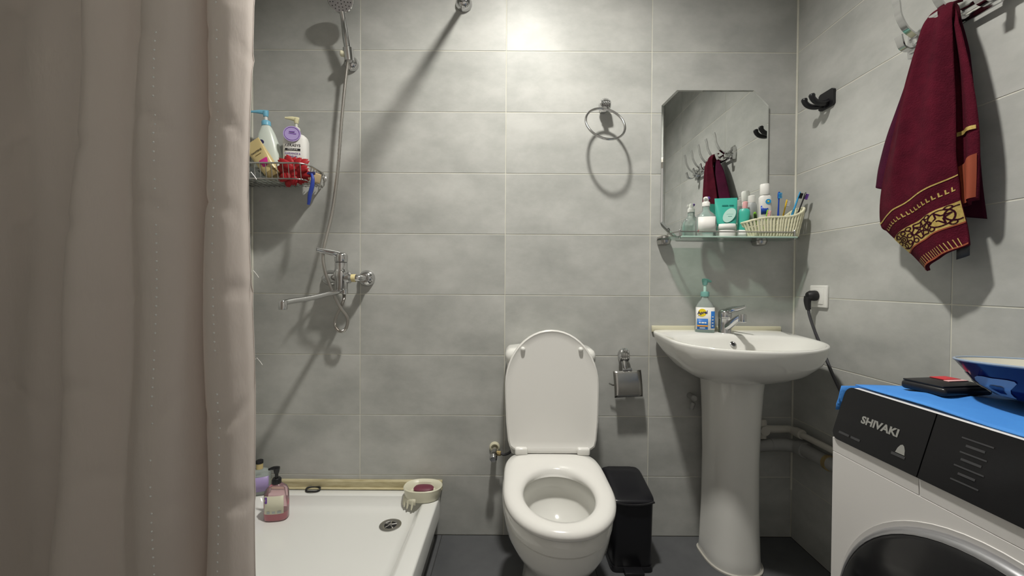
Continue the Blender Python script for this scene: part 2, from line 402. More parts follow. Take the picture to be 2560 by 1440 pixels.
lv = ob('lever', B().lathe([(.0235, .064), (.025, .068), (.025, .090), (.021, .098), (.012, .102)], (-.680, -.072, 1.072)).tube(
    bez([(-.682, -.080, 1.163), (-.700, -.098, 1.170), (-.722, -.125, 1.175), (-.742, -.148, 1.180)], 6), [.013 - .0003 * k for k in range(19)], 10, flat=.45), 'chrome', mx)
sp = bez([(-.680, -.072, 1.030), (-.688, -.084, 1.018), (-.705, -.125, 1.012), (-.735, -.205, .998), (-.765, -.285, .990), (-.774, -.308, .985)], 6)
ob('spout', B().tube(sp, .0095, 12), 'chrome', mx)
ob('aerator', B().lathe([(.011, .012), (.0135, .008), (.0135, -.016), (.011, -.018)], (-.776, -.313, .980)), 'chrome', mx)
ob('hose_outlet', B().lathe([(.013, 0), (.013, -.018), (.009, -.022)], (-.668, -.070, 1.030)), 'chrome', mx)
hose = bez([(-.670, -.070, 1.008), (-.672, -.066, .99), (-.688, -.058, .955), (-.712, -.054, .905), (-.709, -.054, .872), (-.690, -.054, .858), (-.667, -.056, .872),
            (-.661, -.060, .915), (-.688, -.078, .968), (-.712, -.105, 1.05), (-.726, -.118, 1.11), (-.732, -.112, 1.18), (-.716, -.075, 1.33), (-.701, -.058, 1.50), (-.686, -.055, 1.71), (-.668, -.056, 1.89), (-.657, -.060, 1.955)], 26)
b = B(); n_ = len(hose)
ob('shower_hose', b.tube(hose, [.0068 if k % 2 else .0057 for k in range(n_)], 10), 'hose_steel', None,
   'ribbed steel shower hose looping below the wall mixer', 'hose', ang=80)
br = root('shower_bracket', (-.676, 0, 1.972), 'round chrome wall bracket holding the hand shower', 'bracket')
ob('wall_plate', B().lathe([(.030, -.001), (.030, .008), (.026, .018), (.016, .026), (.012, .028)], (-.667, 0, 1.955), rotm((0, -1, 0.05))), 'chrome', br)
ob('cradle', B().lathe([(.0185, -.024), (.0205, .022), (.017, .024)], (-.657, -.058, 1.965), rotm((-.05, -.18, 1)), n=20).tube([(-.664, -.020, 1.957), (-.659, -.045, 1.962)], .013, 12), 'chrome', br)
ob('tension_knob', B().lathe([(.011, 0), (.011, .012), (.008, .015)], (-.674, -.062, 1.965), rotm((-1, -.25, 0))), 'cream_strip', br)
hs = root('hand_shower', (-.678, -.062, 1.955), 'chrome hand shower with round spray face above the tap', 'hand shower')
hp = bez([(-.657, -.060, 1.955), (-.659, -.064, 1.99), (-.663, -.072, 2.03), (-.666, -.082, 2.075), (-.668, -.094, 2.11)], 6)
ob('handle', B().tube(hp, [.0105 + .0035 * math.sin(PI * min(1, k / 20)) for k in range(len(hp))], 14, flat=.85), 'chrome', hs)
hd = rotm((.06, -.93, -.34)); hc = Vector((-.669, -.108, 2.152))
ob('head', B().lathe([(.012, -.034), (.030, -.030), (.046, -.016), (.051, -.004), (.051, .002), (.048, .005)], hc, hd, n=36), 'chrome', hs)
sf = ob('spray_face', B().lathe([(.048, .003), (.047, .0062), (.004, .0068)], hc, hd, n=36), 'silver_trim', hs)
for r_, n in ((.009, 5), (.020, 9), (.031, 14), (.041, 18)):
    for k in range(n):
        a = 2 * PI * k / n
        ob('nozzle', B().lathe([(.0021, .0060), (.0017, .0088)], hc + hd @ Vector((r_ * math.cos(a), r_ * math.sin(a), 0)), hd, n=7), 'dark_rubber', hs)

# ---------------------------------------------------------------- wire corner basket and what it holds
bk = root('wire_basket', (-.93, -.073, 1.445), 'chrome wire basket full of toiletries in the shower corner', 'wire basket')
X0, X1, Y1 = XL + .004, -.785, -.148
def bpath(z, ins=0.0):
    return bez([(X0, -.004, z), (X0, Y1 + .03, z)], 1)[:1] + [Vector((X0 + ins, Y1 + .0 + ins, z))] + [Vector((X1 - .045, Y1 + ins, z))] + \
        [Vector((X1 - .045 + .045 * math.sin(a) - ins, Y1 + .045 - .045 * math.cos(a) + ins, z)) for a in [PI / 2 * k / 6 for k in range(1, 7)]] + [Vector((X1 - ins, -.004, z))]
ob('rim', B().tube(bpath(1.506), .0036, 8), 'chrome_worn', bk)
ob('rim', B().tube([(X0, -.005, 1.506), (X1, -.005, 1.506)], .003, 8), 'chrome_worn', bk)
ob('base_rim', B().tube(bpath(1.449, .008), .0028, 8), 'chrome_worn', bk)
for k in range(13):                                   # front uprights
    x = X0 + .012 + k * .0215
    if x < X1 - .02: ob('upright_wire', B().tube([(x, Y1 + .001 + max(0, x - X1 + .045) ** 2 * 9, 1.506), (x, Y1 + .009 + max(0, x - X1 + .045) ** 2 * 9, 1.449), (x, -.01, 1.447)], .0014, 6), 'chrome_worn', bk)
for k in range(5):
    y = -.012 - k * .022
    ob('upright_wire', B().tube([(X1, y, 1.506), (X1 - .008, y, 1.449)], .0014, 6), 'chrome_worn', bk)
for k in range(5):
    y = -.02 - k * .027
    ob('floor_wire', B().tube([(X0, y, 1.449), (X1 - .009, y, 1.449)], .0014, 6), 'chrome_worn', bk)
for x in (X1 + .004,):
    ob('wall_loop', B().tube([(x, -.006, 1.500), (x + .010, -.010, 1.492), (x + .012, -.012, 1.475), (x + .003, -.010, 1.463), (x - .004, -.008, 1.47)], .0018, 6), 'chrome_worn', bk)

def pump_top(par, z, collar_m, stem_m, head_m, r=.014, hgt=.045, nose=.035, ang=0.0, drop=0.0):
    """collar, stem and nozzle head of a pump dispenser, in the bottle's local space"""
    ob('collar', B().lathe([(r, z), (r, z + .016), (r * .8, z + .020)]), collar_m, par, local=True)
    ob('stem', B().lathe([(r * .36, z + .018), (r * .36, z + .020 + hgt * .5)]), stem_m, par, local=True)
    c, s = math.cos(ang), math.sin(ang); zh = z + .020 + hgt * .45
    pts = [(-.010 * c, -.010 * s, zh + .012), (0, 0, zh + .013), (nose * .5 * c, nose * .5 * s, zh + .012 - drop * .3), (nose * c, nose * s, zh + .006 - drop)]
    bb = B().lathe([(r * .52, zh - .004), (r * .62, zh + .006), (r * .6, zh + .016)])
    bb.tube(bez(pts, 4), [.0095, .0098, .0098, .0098, .0095, .0090, .0085, .008, .0070, .006, .005, .0045, .004], 10, flat=.62)
    ob('pump_head', bb, head_m, par, local=True)
def body(par, name, prof, m, n=3.0, N=40):
    return ob(name, B().loft([rr(z, w, d, n, N) for z, w, d in prof]), m, par, local=True, ang=50)
def patch(par, name, m, z0, z1, hw, hd, n, x0=-1.0, x1=1.0, off=.0006, label=None, rows_=None):
    """label hugging the front (-y) of a superellipse body between x0*hw and x1*hw"""
    r_ = []
    for z in (z0, z1):
        r_.append([Vector((x * hw, -(hd * max(0, 1 - abs(x) ** n) ** (1 / n) + off), z)) for x in [x0 + (x1 - x0) * k / 16 for k in range(17)]])
    return ob(name, B().grid(r_), m, par, local=True, ang=180, solid=.0004, label=label)
for nm, c, r_ in (('lilac', (.42, .33, .62), .4), ('navy_print', (.03, .03, .12), .5), ('sky_blue', (.18, .48, .66), .35), ('cream_plastic', (.66, .62, .40), .35), ('ivory', (.74, .73, .66), .35),
                  ('pale_green', (.66, .72, .66), .3), ('gold_foil', (.62, .50, .24), .3), ('magenta', (.60, .03, .26), .35), ('red_mesh', (.36, .008, .014), .6), ('tan', (.55, .42, .25), .6), ('razor_blue', (.035, .07, .40), .35),
                  ('label_white', (.78, .77, .74), .5), ('purple_print', (.16, .06, .34), .5), ('teal', (.05, .42, .33), .35), ('teal_dark', (.02, .24, .20), .4), ('mint', (.50, .74, .66), .4), ('orange', (.75, .32, .03), .5),
                  ('yellow', (.85, .66, .02), .5), ('blue_print', (.02, .16, .52), .45), ('hot_pink', (.80, .05, .17), .25), ('maroon_soap', (.16, .035, .06), .5), ('soap_cream', (.68, .66, .52), .35), ('red_print', (.5, .03, .04), .5),
                  ('lime', (.30, .75, .03), .4), ('brush_blue', (.02, .07, .45), .35), ('brush_sky', (.03, .33, .65), .35), ('brush_yellow', (.72, .46, .02), .4), ('basket_cream', (.74, .72, .52), .55), ('grey_label', (.36, .38, .38), .4), ('pink', (.78, .42, .42), .45),
                  ('black_print', (.02, .02, .022), .5), ('bowl_blue', (.006, .010, .085), .15), ('bowl_white', (.62, .60, .52), .15), ('bowl_pale', (.30, .37, .48), .15), ('bristle', (.6, .6, .62), .7), ('purple_cap', (.10, .03, .25), .4)):
    mat(nm, c, r_)
# white lotion bottle with blue pump
lb = root('pump_bottle', (-.966, -.070, 1.4515), 'white teardrop lotion bottle with blue pump in wire basket', 'bottle', rot=(0, math.radians(-3), math.radians(10)))
body(lb, 'bottle_body', [(0, .046, .026), (.006, .050, .029), (.05, .053, .031), (.10, .050, .030), (.15, .042, .027), (.19, .030, .021), (.215, .019, .016), (.222, .015, .014)], 'pale_green', 2.3)
ob('print', B().prism([(.010 * math.cos(a), .010 * math.sin(a)) for a in [2 * PI * k / 18 for k in range(18)]], -.0240, -.0272, lambda x, z, y: (x - .012, y, z + .150)), 'navy_print', lb, local=True)
pump_top(lb, .222, 'sky_blue', 'label_white', 'sky_blue', .0165, .046, .052, PI * 1.04, -.006)
# white shampoo bottle with lilac tag
kb = root('pump_bottle', (-.862, -.066, 1.4515), 'white shampoo bottle with lilac round tag and cream pump', 'bottle', rot=(0, 0, math.radians(12)))
body(kb, 'bottle_body', [(0, .042, .028), (.004, .045, .031), (.12, .0445, .031), (.165, .044, .030), (.178, .040, .027), (.186, .031, .020), (.190, .016, .014), (.198, .014, .014)], 'label_white', 4.0)
pump_top(kb, .198, 'ivory', 'ivory', 'cream_plastic', .014, .045, .040, PI * 1.08, -.006)
tg = ob('hang_tag', B().lathe([(.0315, 0), (.0315, .0012)], (-.006, -.0325, .182), rotm((.05, -1, .12)), n=32), 'lilac', kb, local=True)
ob('tag_rim', B().tube([Vector((-.006, -.0342, .182)) + rotm((.05, -1, .12)) @ Vector((.0265 * math.cos(a), .0265 * math.sin(a), 0)) for a in [2 * PI * k / 28 for k in range(28)]], .0009, 5, True), 'purple_print', kb, local=True)
for w_, z in ((.020, .1895), (.030, .182), (.016, .1755)):
    ob('tag_print', B().box((-.006, -.0338 - (z - .182) * .12, z), (w_, .0010, .0030)), 'purple_print', kb, local=True)
txt('brand_print', 'KERASYS', .0155, 'black_print', kb, front(-.004, -.0318, .138), sx=.92)
ob('print_bar', B().box((-.004, -.0316, .122), (.055, .0008, .0085)), 'black_print', kb, local=True)
txt('bar_print', 'PERFUME', .0066, 'label_white', kb, front(-.004, -.0322, .122), sx=1.35)
txt('name_print', 'ELEGANCE &', .0098, 'purple_print', kb, front(-.004, -.0318, .106))
txt('name_print', 'SENSUAL', .0092, 'purple_print', kb, front(-.004, -.0318, .095))
ob('small_print', B().box((-.004, -.0314, .084), (.048, .0006, .0014)), 'purple_print', kb, local=True)
for k in range(5):
    a = .5 + k * .45; c_, s_ = math.cos(a), math.sin(a)
    ob('petal_print', B().prism([(.014, 0), (.022, .004), (.034, 0), (.022, -.004)], -.0312, -.0318, lambda r2, t2, y, c_=c_, s_=s_: (.012 + r2 * c_ - t2 * s_, y, .045 + r2 * s_ + t2 * c_)), 'purple_print', kb, local=True)
# gold tube
gt = root('squeeze_tube', (-.915, -.118, 1.462), 'gold and magenta cream tube leaning in wire basket', 'tube', rot=(math.radians(8), math.radians(-33), 0))
def tube_body(par, m, hw, h, r, capm, cap_h, name='tube_body', hd=None, flat_w=None, nn=2.4):
    fw = flat_w or hw * 1.08; hd = hd or r
    ob(name, B().loft([rr(cap_h + (h - cap_h) * t, hw + (fw - hw) * t, max(.0012, hd * (1 - t ** 1.6)), 2.2 + t * 3, 32) for t in [k / 8 for k in range(9)]]), m, par, local=True, ang=60)
    ob('cap', B().loft([rr(z, hw * q, hd * q, 2.3, 32) for z, q in ((0, .90), (.003, .96), (cap_h - .001, .985), (cap_h, .96))]), capm, par, local=True)
tube_body(gt, 'gold_foil', .029, .150, .022, 'brass', .022, flat_w=.034)
patch(gt, 'magenta_print', 'magenta', .034, .070, .029, .019, 2.3, -.35, .98, .0016)
txt('brand_print', 'PANTENE', .0105, 'black_print', gt, front(0, -.0118, .106, 0, -.19))
ob('small_print', B().box((0, -.0142, .094), (.024, .0016, .0022)), 'brass', gt, local=True)
# small dark bottle
sb = root('small_bottle', (-.905, -.040, 1.4515), 'tiny dark bottle with beige cap between the pump bottles', 'bottle')
body(sb, 'bottle_body', [(0, .012, .012), (.05, .012, .012), (.060, .006, .006)], 'teal_dark', 2)
ob('cap', B().lathe([(.0085, .060), (.0085, .078), (.006, .081)]), 'tan', sb, local=True)
# red flower puff
fc = Vector((-.839, -.121, 1.482))
rf = root('bath_puff', fc, 'red flower-shaped bath puff hanging out of wire basket', 'bath puff')
ob('core', B().lathe([(.004, -.014), (.022, -.010), (.027, 0), (.020, .009), (.004, .012)], fc, rotm((0, -1, .1)), n=18), 'red_mesh', rf)
for k in range(14):
    a = 2 * PI * k / 14 + random.uniform(-.12, .12); L_ = random.uniform(.040, .058) * (1.12 if math.sin(a) < -.3 else 1); w = .017
    R3 = Matrix.Rotation(random.uniform(-.5, .3), 3, 'X'); out = []
    for i in range(7):
        t = i / 6; row = []
        for j in range(5):
            q = (j - 2) / 2; ww = w * math.sin(PI * (.12 + .80 * t)) ** .7
            p = Vector((ww * q, -.010 - .010 * math.sin(PI * t) + .006 * q * q, .010 + L_ * t + .004 * math.sin(5 * q + k)))
            q3 = Matrix.Rotation(a, 3, 'Y') @ (R3 @ p); q3.y *= .62; row.append(fc + q3)
        out.append(row)
    ob('petal', B().grid(out), 'red_mesh', rf, ang=180, solid=.0015)
# tan soap block, bag, razor
so = root('soap_box', (-.808, -.075, 1.4515), 'tan block of soap at the right end of wire basket', 'soap', rot=(0, math.radians(14), math.radians(-18)))
ob('block', B().box((0, 0, .024), (.034, .085, .040), .006, 3), 'tan', so, local=True)
bb = B(); rnd = random.Random(3)
bm = bmesh.new(); bmesh.ops.create_icosphere(bm, subdivisions=3, radius=1)
bm.verts.index_update()
bb.add([Vector((-1.012, -.108, 1.479)) + Vector((v.co.x * .055, v.co.y * .026, v.co.z * .024)) * (1 + .22 * rnd.uniform(-1, 1)) for v in bm.verts], [[q.index for q in f.verts] for f in bm.faces]); bm.free()
ob('plastic_bag', bb, 'bag_plastic', None, 'crumpled clear plastic bag in wire basket beside the curtain', 'bag', ang=10)
rz = root('razor', (-.777, -.128, 1.36), 'blue disposable razor hooked over the basket end', 'razor')
ob('handle', B().tube(bez([(-.770, -.128, 1.470), (-.764, -.132, 1.450), (-.766, -.134, 1.420), (-.774, -.134, 1.390), (-.777, -.133, 1.368), (-.781, -.132, 1.352)], 5),
                      [.004 + .0028 * math.sin(PI * min(1, k / 24)) + .001 for k in range(26)], 10), 'razor_blue', rz)
ob('head', B().box((-.776, -.124, 1.474), (.034, .010, .012), .003), 'navy_print', rz)

# ---------------------------------------------------------------- things on the shower tray
pb = root('soap_bottle', (-.893, -.150, .1545), 'pink liquid soap bottle with black pump on the tray floor', 'bottle', rot=(0, 0, math.radians(8)))
PR = [(0, .038, .024), (.004, .042, .027), (.06, .0425, .0275), (.105, .041, .027), (.120, .034, .023), (.130, .020, .017), (.137, .013, .013)]
body(pb, 'bottle_body', PR, 'pink_plastic', 3.0)
body(pb, 'liquid', [(.002, .037, .0225), (.004, .0405, .0255), (.031, .0408, .0258)], 'hot_pink', 3.0)
patch(pb, 'label', 'soap_cream', .030, .098, .0425, .0277, 3.0, -.80, .80, .0006)
ob('flower_print', B().prism([(.010 * (1 + .45 * math.cos(3 * a)) * math.cos(a), .010 * (1 + .45 * math.cos(3 * a)) * math.sin(a)) for a in [2 * PI * k / 24 for k in range(24)]], -.0262, -.0270, lambda x, z, y: (x - .022, y, z + .083)), 'purple_print', pb, local=True)
for x, w in ((-.018, .010), (.0, .010), (.020, .014)):
    ob('small_print', B().box((x, -.0286, .037), (w, .0006, .008)), 'grey_label', pb, local=True)
pump_top(pb, .135, 'black_plastic', 'black_plastic', 'black_plastic', .0165, .050, .030, PI * .97, -.003)
vb = root('shampoo_bottle', (-1.022, -.047, .1965), 'lilac bottle with black and gold cap in the tray corner', 'bottle', rot=(0, 0, math.radians(20)))
body(vb, 'bottle_body', [(0, .038, .022), (.005, .042, .025), (.075, .041, .025), (.092, .034, .022), (.100, .015, .014)], 'clear_plastic', 3.0)
body(vb, 'liquid', [(.003, .036, .0205), (.006, .0395, .0235), (.070, .039, .0235)], 'grey_label', 3.0)
patch(vb, 'label', 'lilac', .016, .074, .042, .0252, 3.0, -.85, .85, .0008)
ob('neck_ring', B().lathe([(.0125, .100), (.0125, .122)]), 'gold_foil', vb, local=True)
ob('cap', B().lathe([(.0135, .122), (.0135, .133), (.011, .135)]), 'black_plastic', vb, local=True)
ht = [Vector((-.815 + .028 * math.cos(a), -.026 + .017 * math.sin(a), .2008 + (.003 if math.sin(a) > 0 else 0) + .0012 * math.sin(3 * a))) for a in [2 * PI * k / 30 for k in range(30)]]
ob('hair_tie', B().tube(ht, .0034, 8, True), 'dark_rubber', None, 'black elastic hair tie lying on the tray rim', 'hair tie')
sd = root('soap_dish', (-.352, -.068, .1955), 'cream plastic soap dish with drip teeth on the tray corner', 'soap dish')
C0 = (-.352, -.070)
def od(z, a, f, tilt=0): return dring(C0[0], C0[1], z, a, f, f, 2.3, 2.3, 40, tilt)
ob('bowl', B().loft([od(.1965, .064, .047), od(.200, .068, .050), od(.228, .074, .054), od(.242, .077, .056), od(.2450, .074, .053), od(.238, .060, .040), od(.222, .050, .034), od(.220, .02, .012)]), 'soap_cream', sd)
lp = []
for i in range(5):
    t = i / 4; row = []
    for j in range(9):
        a = PI * (1.0 + .42 * j / 8); e = 1 + .06 * t
        row.append(Vector((C0[0] + .071 * e * math.cos(a), C0[1] + .052 * e * math.sin(a), .214 - .046 * t)))
    lp.append(row)
for j in range(1, 9, 2):
    a = PI * (1.0 + .42 * j / 8); p = Vector((C0[0] + .071 * math.cos(a), C0[1] + .052 * math.sin(a), .205))
    ob('drip_tooth', B().tube([p, p + Vector((-.004, -.003, -.022)), p + Vector((-.006, -.004, -.034))], [.0055, .004, .002], 8, flat=.5), 'soap_cream', sd)
ob('drip_lip', B().grid(lp[:3]), 'soap_cream', sd, ang=180, solid=.003)
ob('soap_bar', B().loft([dring(C0[0] + .003, C0[1] - .002, z, a, f, f, 2.6, 2.6, 36) for z, a, f in ((.2225, .030, .018), (.226, .038, .024), (.234, .040, .025), (.2395, .034, .020), (.241, .020, .010))]), 'maroon_soap', None,
   'dark maroon bar of soap in the cream soap dish', 'soap')

# ---------------------------------------------------------------- toilet
TX = .143
to = root('toilet', (TX, -.35, 0), 'white ceramic toilet with raised lid against back wall', 'toilet')
def tr(z, a, yc, f, bk, nf=2.1, nb=3.0): return dring(TX, yc, z, a, f, bk, nf, nb, 64)
outer = [tr(0, .098, -.34, .20, .20), tr(.012, .104, -.34, .21, .20), (tr(.05, .098, -.34, .195, .20)), tr(.12, .092, -.34, .18, .20), tr(.19, .096, -.35, .195, .20), tr(.235, .118, -.37, .225, .20), tr(.275, .143, -.39, .245, .20),
         tr(.310, .158, -.40, .258, .20), tr(.345, .165, -.40, .267, .20), tr(.358, .166, -.40, .269, .20), tr(.362, .1615, -.40, .2635, .20), tr(.366, .169, -.40, .275, .205), tr(.40, .170, -.40, .278, .205), tr(.410, .165, -.40, .272, .20)]
inner = [tr(.410, .118, -.47, .175, .145, 2, 2), tr(.400, .112, -.47, .170, .140, 2, 2), tr(.375, .118, -.47, .176, .148, 2, 2), tr(.34, .116, -.47, .172, .146, 2, 2), tr(.30, .098, -.475, .150, .128, 2, 2), tr(.272, .072, -.49, .118, .07, 2, 2), tr(.262, .068, -.50, .10, .03, 2, 2),
         tr(.235, .060, -.505, .085, .012, 2, 2), tr(.215, .045, -.51, .06, .006, 2, 2), tr(.205, .02, -.515, .03, .003, 2, 2)]
ob('bowl', B().loft(outer + inner), 'ceramic', to, ang=50)
glass('water', (.90, .94, .92), .94, .01)
ob('water', B().loft([tr(.236, .057, -.505, .080, .011, 2, 2), tr(.2362, .056, -.505, .079, .011, 2, 2)]), 'water', to)
def seat_ring(z, o, i_): return None
seat = [tr(.413, .112, -.485, .152, .142, 2, 2), tr(.414, .160, -.455, .232, .243, 2.15, 5), tr(.420, .166, -.455, .238, .247, 2.15, 5), tr(.430, .166, -.455, .238, .247, 2.15, 5), tr(.438, .160, -.455, .231, .243, 2.15, 5), tr(.4415, .148, -.458, .215, .225, 2.15, 4),
        tr(.4415, .130, -.470, .188, .180, 2.05, 2.6), tr(.438, .115, -.480, .162, .155, 2, 2.1), tr(.430, .106, -.483, .152, .148, 2, 2), tr(.420, .104, -.484, .150, .147, 2, 2), tr(.413, .112, -.485, .152, .142, 2, 2)]
ob('seat', B().loft(seat, True, False, False), 'seat_plastic', to, ang=60)
# lid: plate leaning on the cistern
LX = .149
def lidp(u, s, t):   # u across, s up the plate, t thickness towards the viewer
    d = Vector((0, .050, .437)).normalized(); n = Vector((0, -d.z, d.y))
    return Vector((LX + u, -.222, .452)) + d * s + n * t
prof = []
for k in range(25):
    a = PI * k / 24; prof.append((.173 * math.cos(a), .235 + .200 * math.sin(a)))
left = [(-.172, .19), (-.168, .10), (-.161, .035), (-.155, .012), (-.140, .001)]
lid_poly = [(-x, s) for x, s in left[::-1]] + prof + left
def shrink(poly, d):
    cxm, cym = 0, .21; return [(x * (1 - d / .17), cym + (y - cym) * (1 - d / .21)) for x, y in poly]
lrings = [[lidp(x, s, t) for x, s in shrink(lid_poly, d)] for d, t in ((.012, -.008), (.003, -.006), (0, 0), (.001, .006), (.006, .009), (.012, .006), (.03, .004), (.16, .004))]
lid = ob('lid', B().loft(lrings), 'seat_plastic', to, ang=45)
for u in (-.107, .107):
    ob('bumper', B().lathe([(.0085, 0), (.0085, .008), (.006, .012), (.002, .0135)], lidp(u, .362, .004), rotm(lidp(0, 0, 1) - lidp(0, 0, 0)), n=16), 'white_plastic', lid)
ob('hinge_bar', B().box((LX, -.222, .451), (.27, .020, .018), .005), 'seat_plastic', to)
for u in (-.112, .112):
    ob('hinge', B().box((LX + u, -.226, .452), (.046, .034, .026), .007, 3), 'seat_plastic', to)
def cr(z, a, yb=-.165, n=7): return dring(LX, (yb - .006) / 2, z, a, -(yb + .006) / 2, -(yb + .006) / 2, n, n, 56)
cis = ob('cistern', B().loft([cr(.405, .150, -.155), cr(.44, .158), cr(.60, .164), cr(.757, .167)]), 'ceramic', to, ang=50)
ob('cistern_lid', B().loft([cr(.757, .169, -.166), cr(.760, .173, -.168), cr(.785, .174, -.168, 6), cr(.798, .170, -.166, 5), cr(.806, .158, -.158, 5), cr(.809, .12, -.14, 4)]), 'ceramic', to, ang=60)
ob('flush_button', B().lathe([(.022, .808), (.022, .815), (.018, .817)], (LX, -.085, 0)), 'chrome', cis)
# angle valve
av = root('angle_valve', (-.068, 0, .367), 'chrome angle valve on back wall left of the toilet', 'valve')
ob('wall_collar', B().lathe([(.022, -.001), (.022, .006), (.015, .010), (.013, .004)], (-.068, 0, .372), rotm((0, -1, 0))), 'cream_strip', av)
ob('body', B().lathe([(.011, 0), (.011, .040), (.013, .042), (.013, .060)], (-.068, 0, .370), rotm((0, -1, -.1))), 'chrome_worn', av)
ob('handle', B().lathe([(.006, 0), (.015, .004), (.016, .018), (.012, .024), (.006, .025)], (-.069, -.062, .361), rotm((-.1, -1, -.25)), n=14), 'chrome', av)
ob('union', B().lathe([(.010, 0), (.010, .016), (.007, .018)], (-.058, -.048, .366), rotm((1, -.1, -.05)), n=8), 'brass', av)
ob('supply_hose', B().tube(bez([(-.042, -.050, .365), (-.025, -.052, .362), (-.005, -.055, .372), (.010, -.06, .397)], 6), .0055, 8), 'cord', av)

# ---------------------------------------------------------------- pedal bin
pbx = root('pedal_bin', (.448, -.118, 0), 'black plastic pedal bin between toilet and washbasin', 'bin')
def br_(z, a, d, yc=-.118): return dring(.448, yc, z, a, d, d, 9, 9, 48)
ob('bucket', B().loft([br_(.004, .071, .092), br_(.010, .074, .096), br_(.15, .076, .098), br_(.252, .078, .100)]), 'bin_black', pbx, ang=50)
def lid_ring(z0, a, d, sl): return [p + Vector((0, 0, sl * ((p.y + .118) / .1))) for p in dring(.448, -.118, z0, a, d, d, 8, 8, 48)]
ob('lid', B().loft([lid_ring(.262, .0800, .1025, .010), lid_ring(.270, .0815, .104, .012), lid_ring(.280, .0805, .103, .016), lid_ring(.285, .074, .096, .018), lid_ring(.287, .04, .06, .018)]), 'bin_black', pbx, ang=60)
ob('hinge', B().box((.448, -.022, .292), (.10, .02, .018), .005), 'bin_black', pbx)
ob('lip', B().tube(bez([(.372, -.219, .262), (.41, -.224, .256), (.448, -.225, .254), (.49, -.224, .256), (.524, -.219, .262)], 5), .004, 8), 'black_plastic', pbx)
ob('pedal', B().box((.448, -.230, .014), (.070, .034, .010), .003), 'black_plastic', pbx)
ob('base', B().loft([br_(0, .078, .100), br_(.006, .079, .101), br_(.020, .076, .098)]), 'black_plastic', pbx)

# ---------------------------------------------------------------- chrome wall fittings
def ribbed(par, c, w, h, d, n=6):
    """shell-shaped ribbed rosette standing off the wall"""
    cx_, cy_, cz_ = c
    ob('rosette', B().lathe([(1.0, -.001), (1.0, .25), (.8, .75), (.3, .95)], (0, 0, 0), n=32), 'chrome', par, local=True)
    o = par.children[-1]; 
    for v in o.data.vertices: v.co = Vector((v.co.x * w * .5, -v.co.z * d * .55, v.co.y * h * .5)) + Vector(c) - par.location
    for k in range(n):
        x = (k - (n - 1) / 2) * w * .80 / n; e = math.sqrt(max(.05, 1 - (2 * x / w) ** 2))
        pts = [Vector((cx_ + x, cy_ - d * (.30 + .45 * math.sin(PI * t)) , cz_ + h * .48 * e * (1 - 2 * t))) for t in [j / 8 for j in range(9)]]
        ob('rib', B().tube(pts, w * .40 / n, 8), 'chrome', par)
tring = root('towel_ring', (.372, 0, 1.77), 'empty chrome towel ring on back wall left of the mirror', 'towel ring')
ribbed(tring, (.372, -.028, 1.780), .050, .052, .035, 6)
ob('post', B().tube([(.372, 0, 1.776), (.372, -.030, 1.776)], .017, 16), 'chrome', tring)
ob('arm', B().tube(bez([(.369, -.030, 1.762), (.367, -.046, 1.756), (.366, -.058, 1.754)], 4), .010, 12), 'chrome', tring)
R_ = .077; th = math.radians(23); c_ = Vector((.362, -.058, 1.756))
ob('ring', B().tube([c_ + Vector((R_ * math.sin(a), -(R_ - R_ * math.cos(a)) * math.sin(th), -(R_ - R_ * math.cos(a)) * math.cos(th))) + Vector((0, 0, -.010 * math.sin(a))) for a in [2 * PI * k / 56 for k in range(56)]], .0048, 10, True), 'chrome', tring)
tp = root('paper_holder', (.462, 0, .70), 'empty chrome toilet paper holder with cover plate above the bin', 'paper holder')
ribbed(tp, (.461, -.020, .762), .048, .062, .032, 5)
ob('post', B().tube([(.461, 0, .762), (.461, -.025, .762)], .020, 16), 'chrome', tp)
ob('arm', B().tube(bez([(.460, -.032, .742), (.460, -.040, .725), (.462, -.042, .712)], 4), .010, 10), 'chrome', tp)
ob('hinge', B().tube([(.452, -.044, .708), (.488, -.044, .710)], .0062, 12), 'chrome', tp)
for k in range(5):
    ob('hinge_ring', B().tube([(.456 + k * .0062, -.044, .7085), (.459 + k * .0062, -.044, .7085)], .0074, 12), 'chrome', tp)
rows2 = []
for i in range(11):
    t = i / 10
    rows2.append([Vector((.412 + .113 * u + .004 * t, -.046 - .020 * math.sin(PI * .55 * t) + .006 * t, .702 + .006 * u - .104 * t)) for u in [j / 6 for j in range(7)]])
ob('cover', B().grid(rows2), 'chrome_worn', tp, ang=180, solid=.0014)
ob('bar', B().tube([(.398, -.040, .651), (.412, -.040, .644), (.505, -.040, .642)], .0032, 8), 'chrome_worn', tp)

# ---------------------------------------------------------------- mirror and glass shelf
mc = Vector((.832, -.006, 1.552)); mrot = math.radians(MIR_YAW := -.33)
mi = root('wall_mirror', mc, 'octagonal mirror with cut corners above the washbasin', 'mirror', rot=(0, 0, mrot))
def octo(w, h, c): return [(-w + c, -h), (w - c, -h), (w, -h + c), (w, h - c), (w - c, h), (-w + c, h), (-w, h - c), (-w, -h + c)]
ob('backing', B().prism(octo(.219, .303, .062), .002, -.0028, lambda x, z, y: (x, y, z)), 'mirror_edge', mi, local=True)
ob('glass', B().prism(octo(.213, .297, .060), -.0026, -.0048, lambda x, z, y: (x, y, z)), 'mirror', mi, local=True, ang=5)
a_ = octo(.2195, .3035, .062); b_ = octo(.2125, .2965, .0598)
bv = B().loft([[Vector((x, -.0026, z)) for x, z in a_], [Vector((x, -.0049, z)) for x, z in b_]], True, False, False)
ob('bevel', bv, 'mirror', mi, local=True, ang=5)
gs = root('glass_shelf', (.875, -.075, 1.238), 'glass shelf with chrome rail below the mirror', 'shelf')
SX0, SX1, SYF, SZ = .640, 1.100, -.132, 1.242
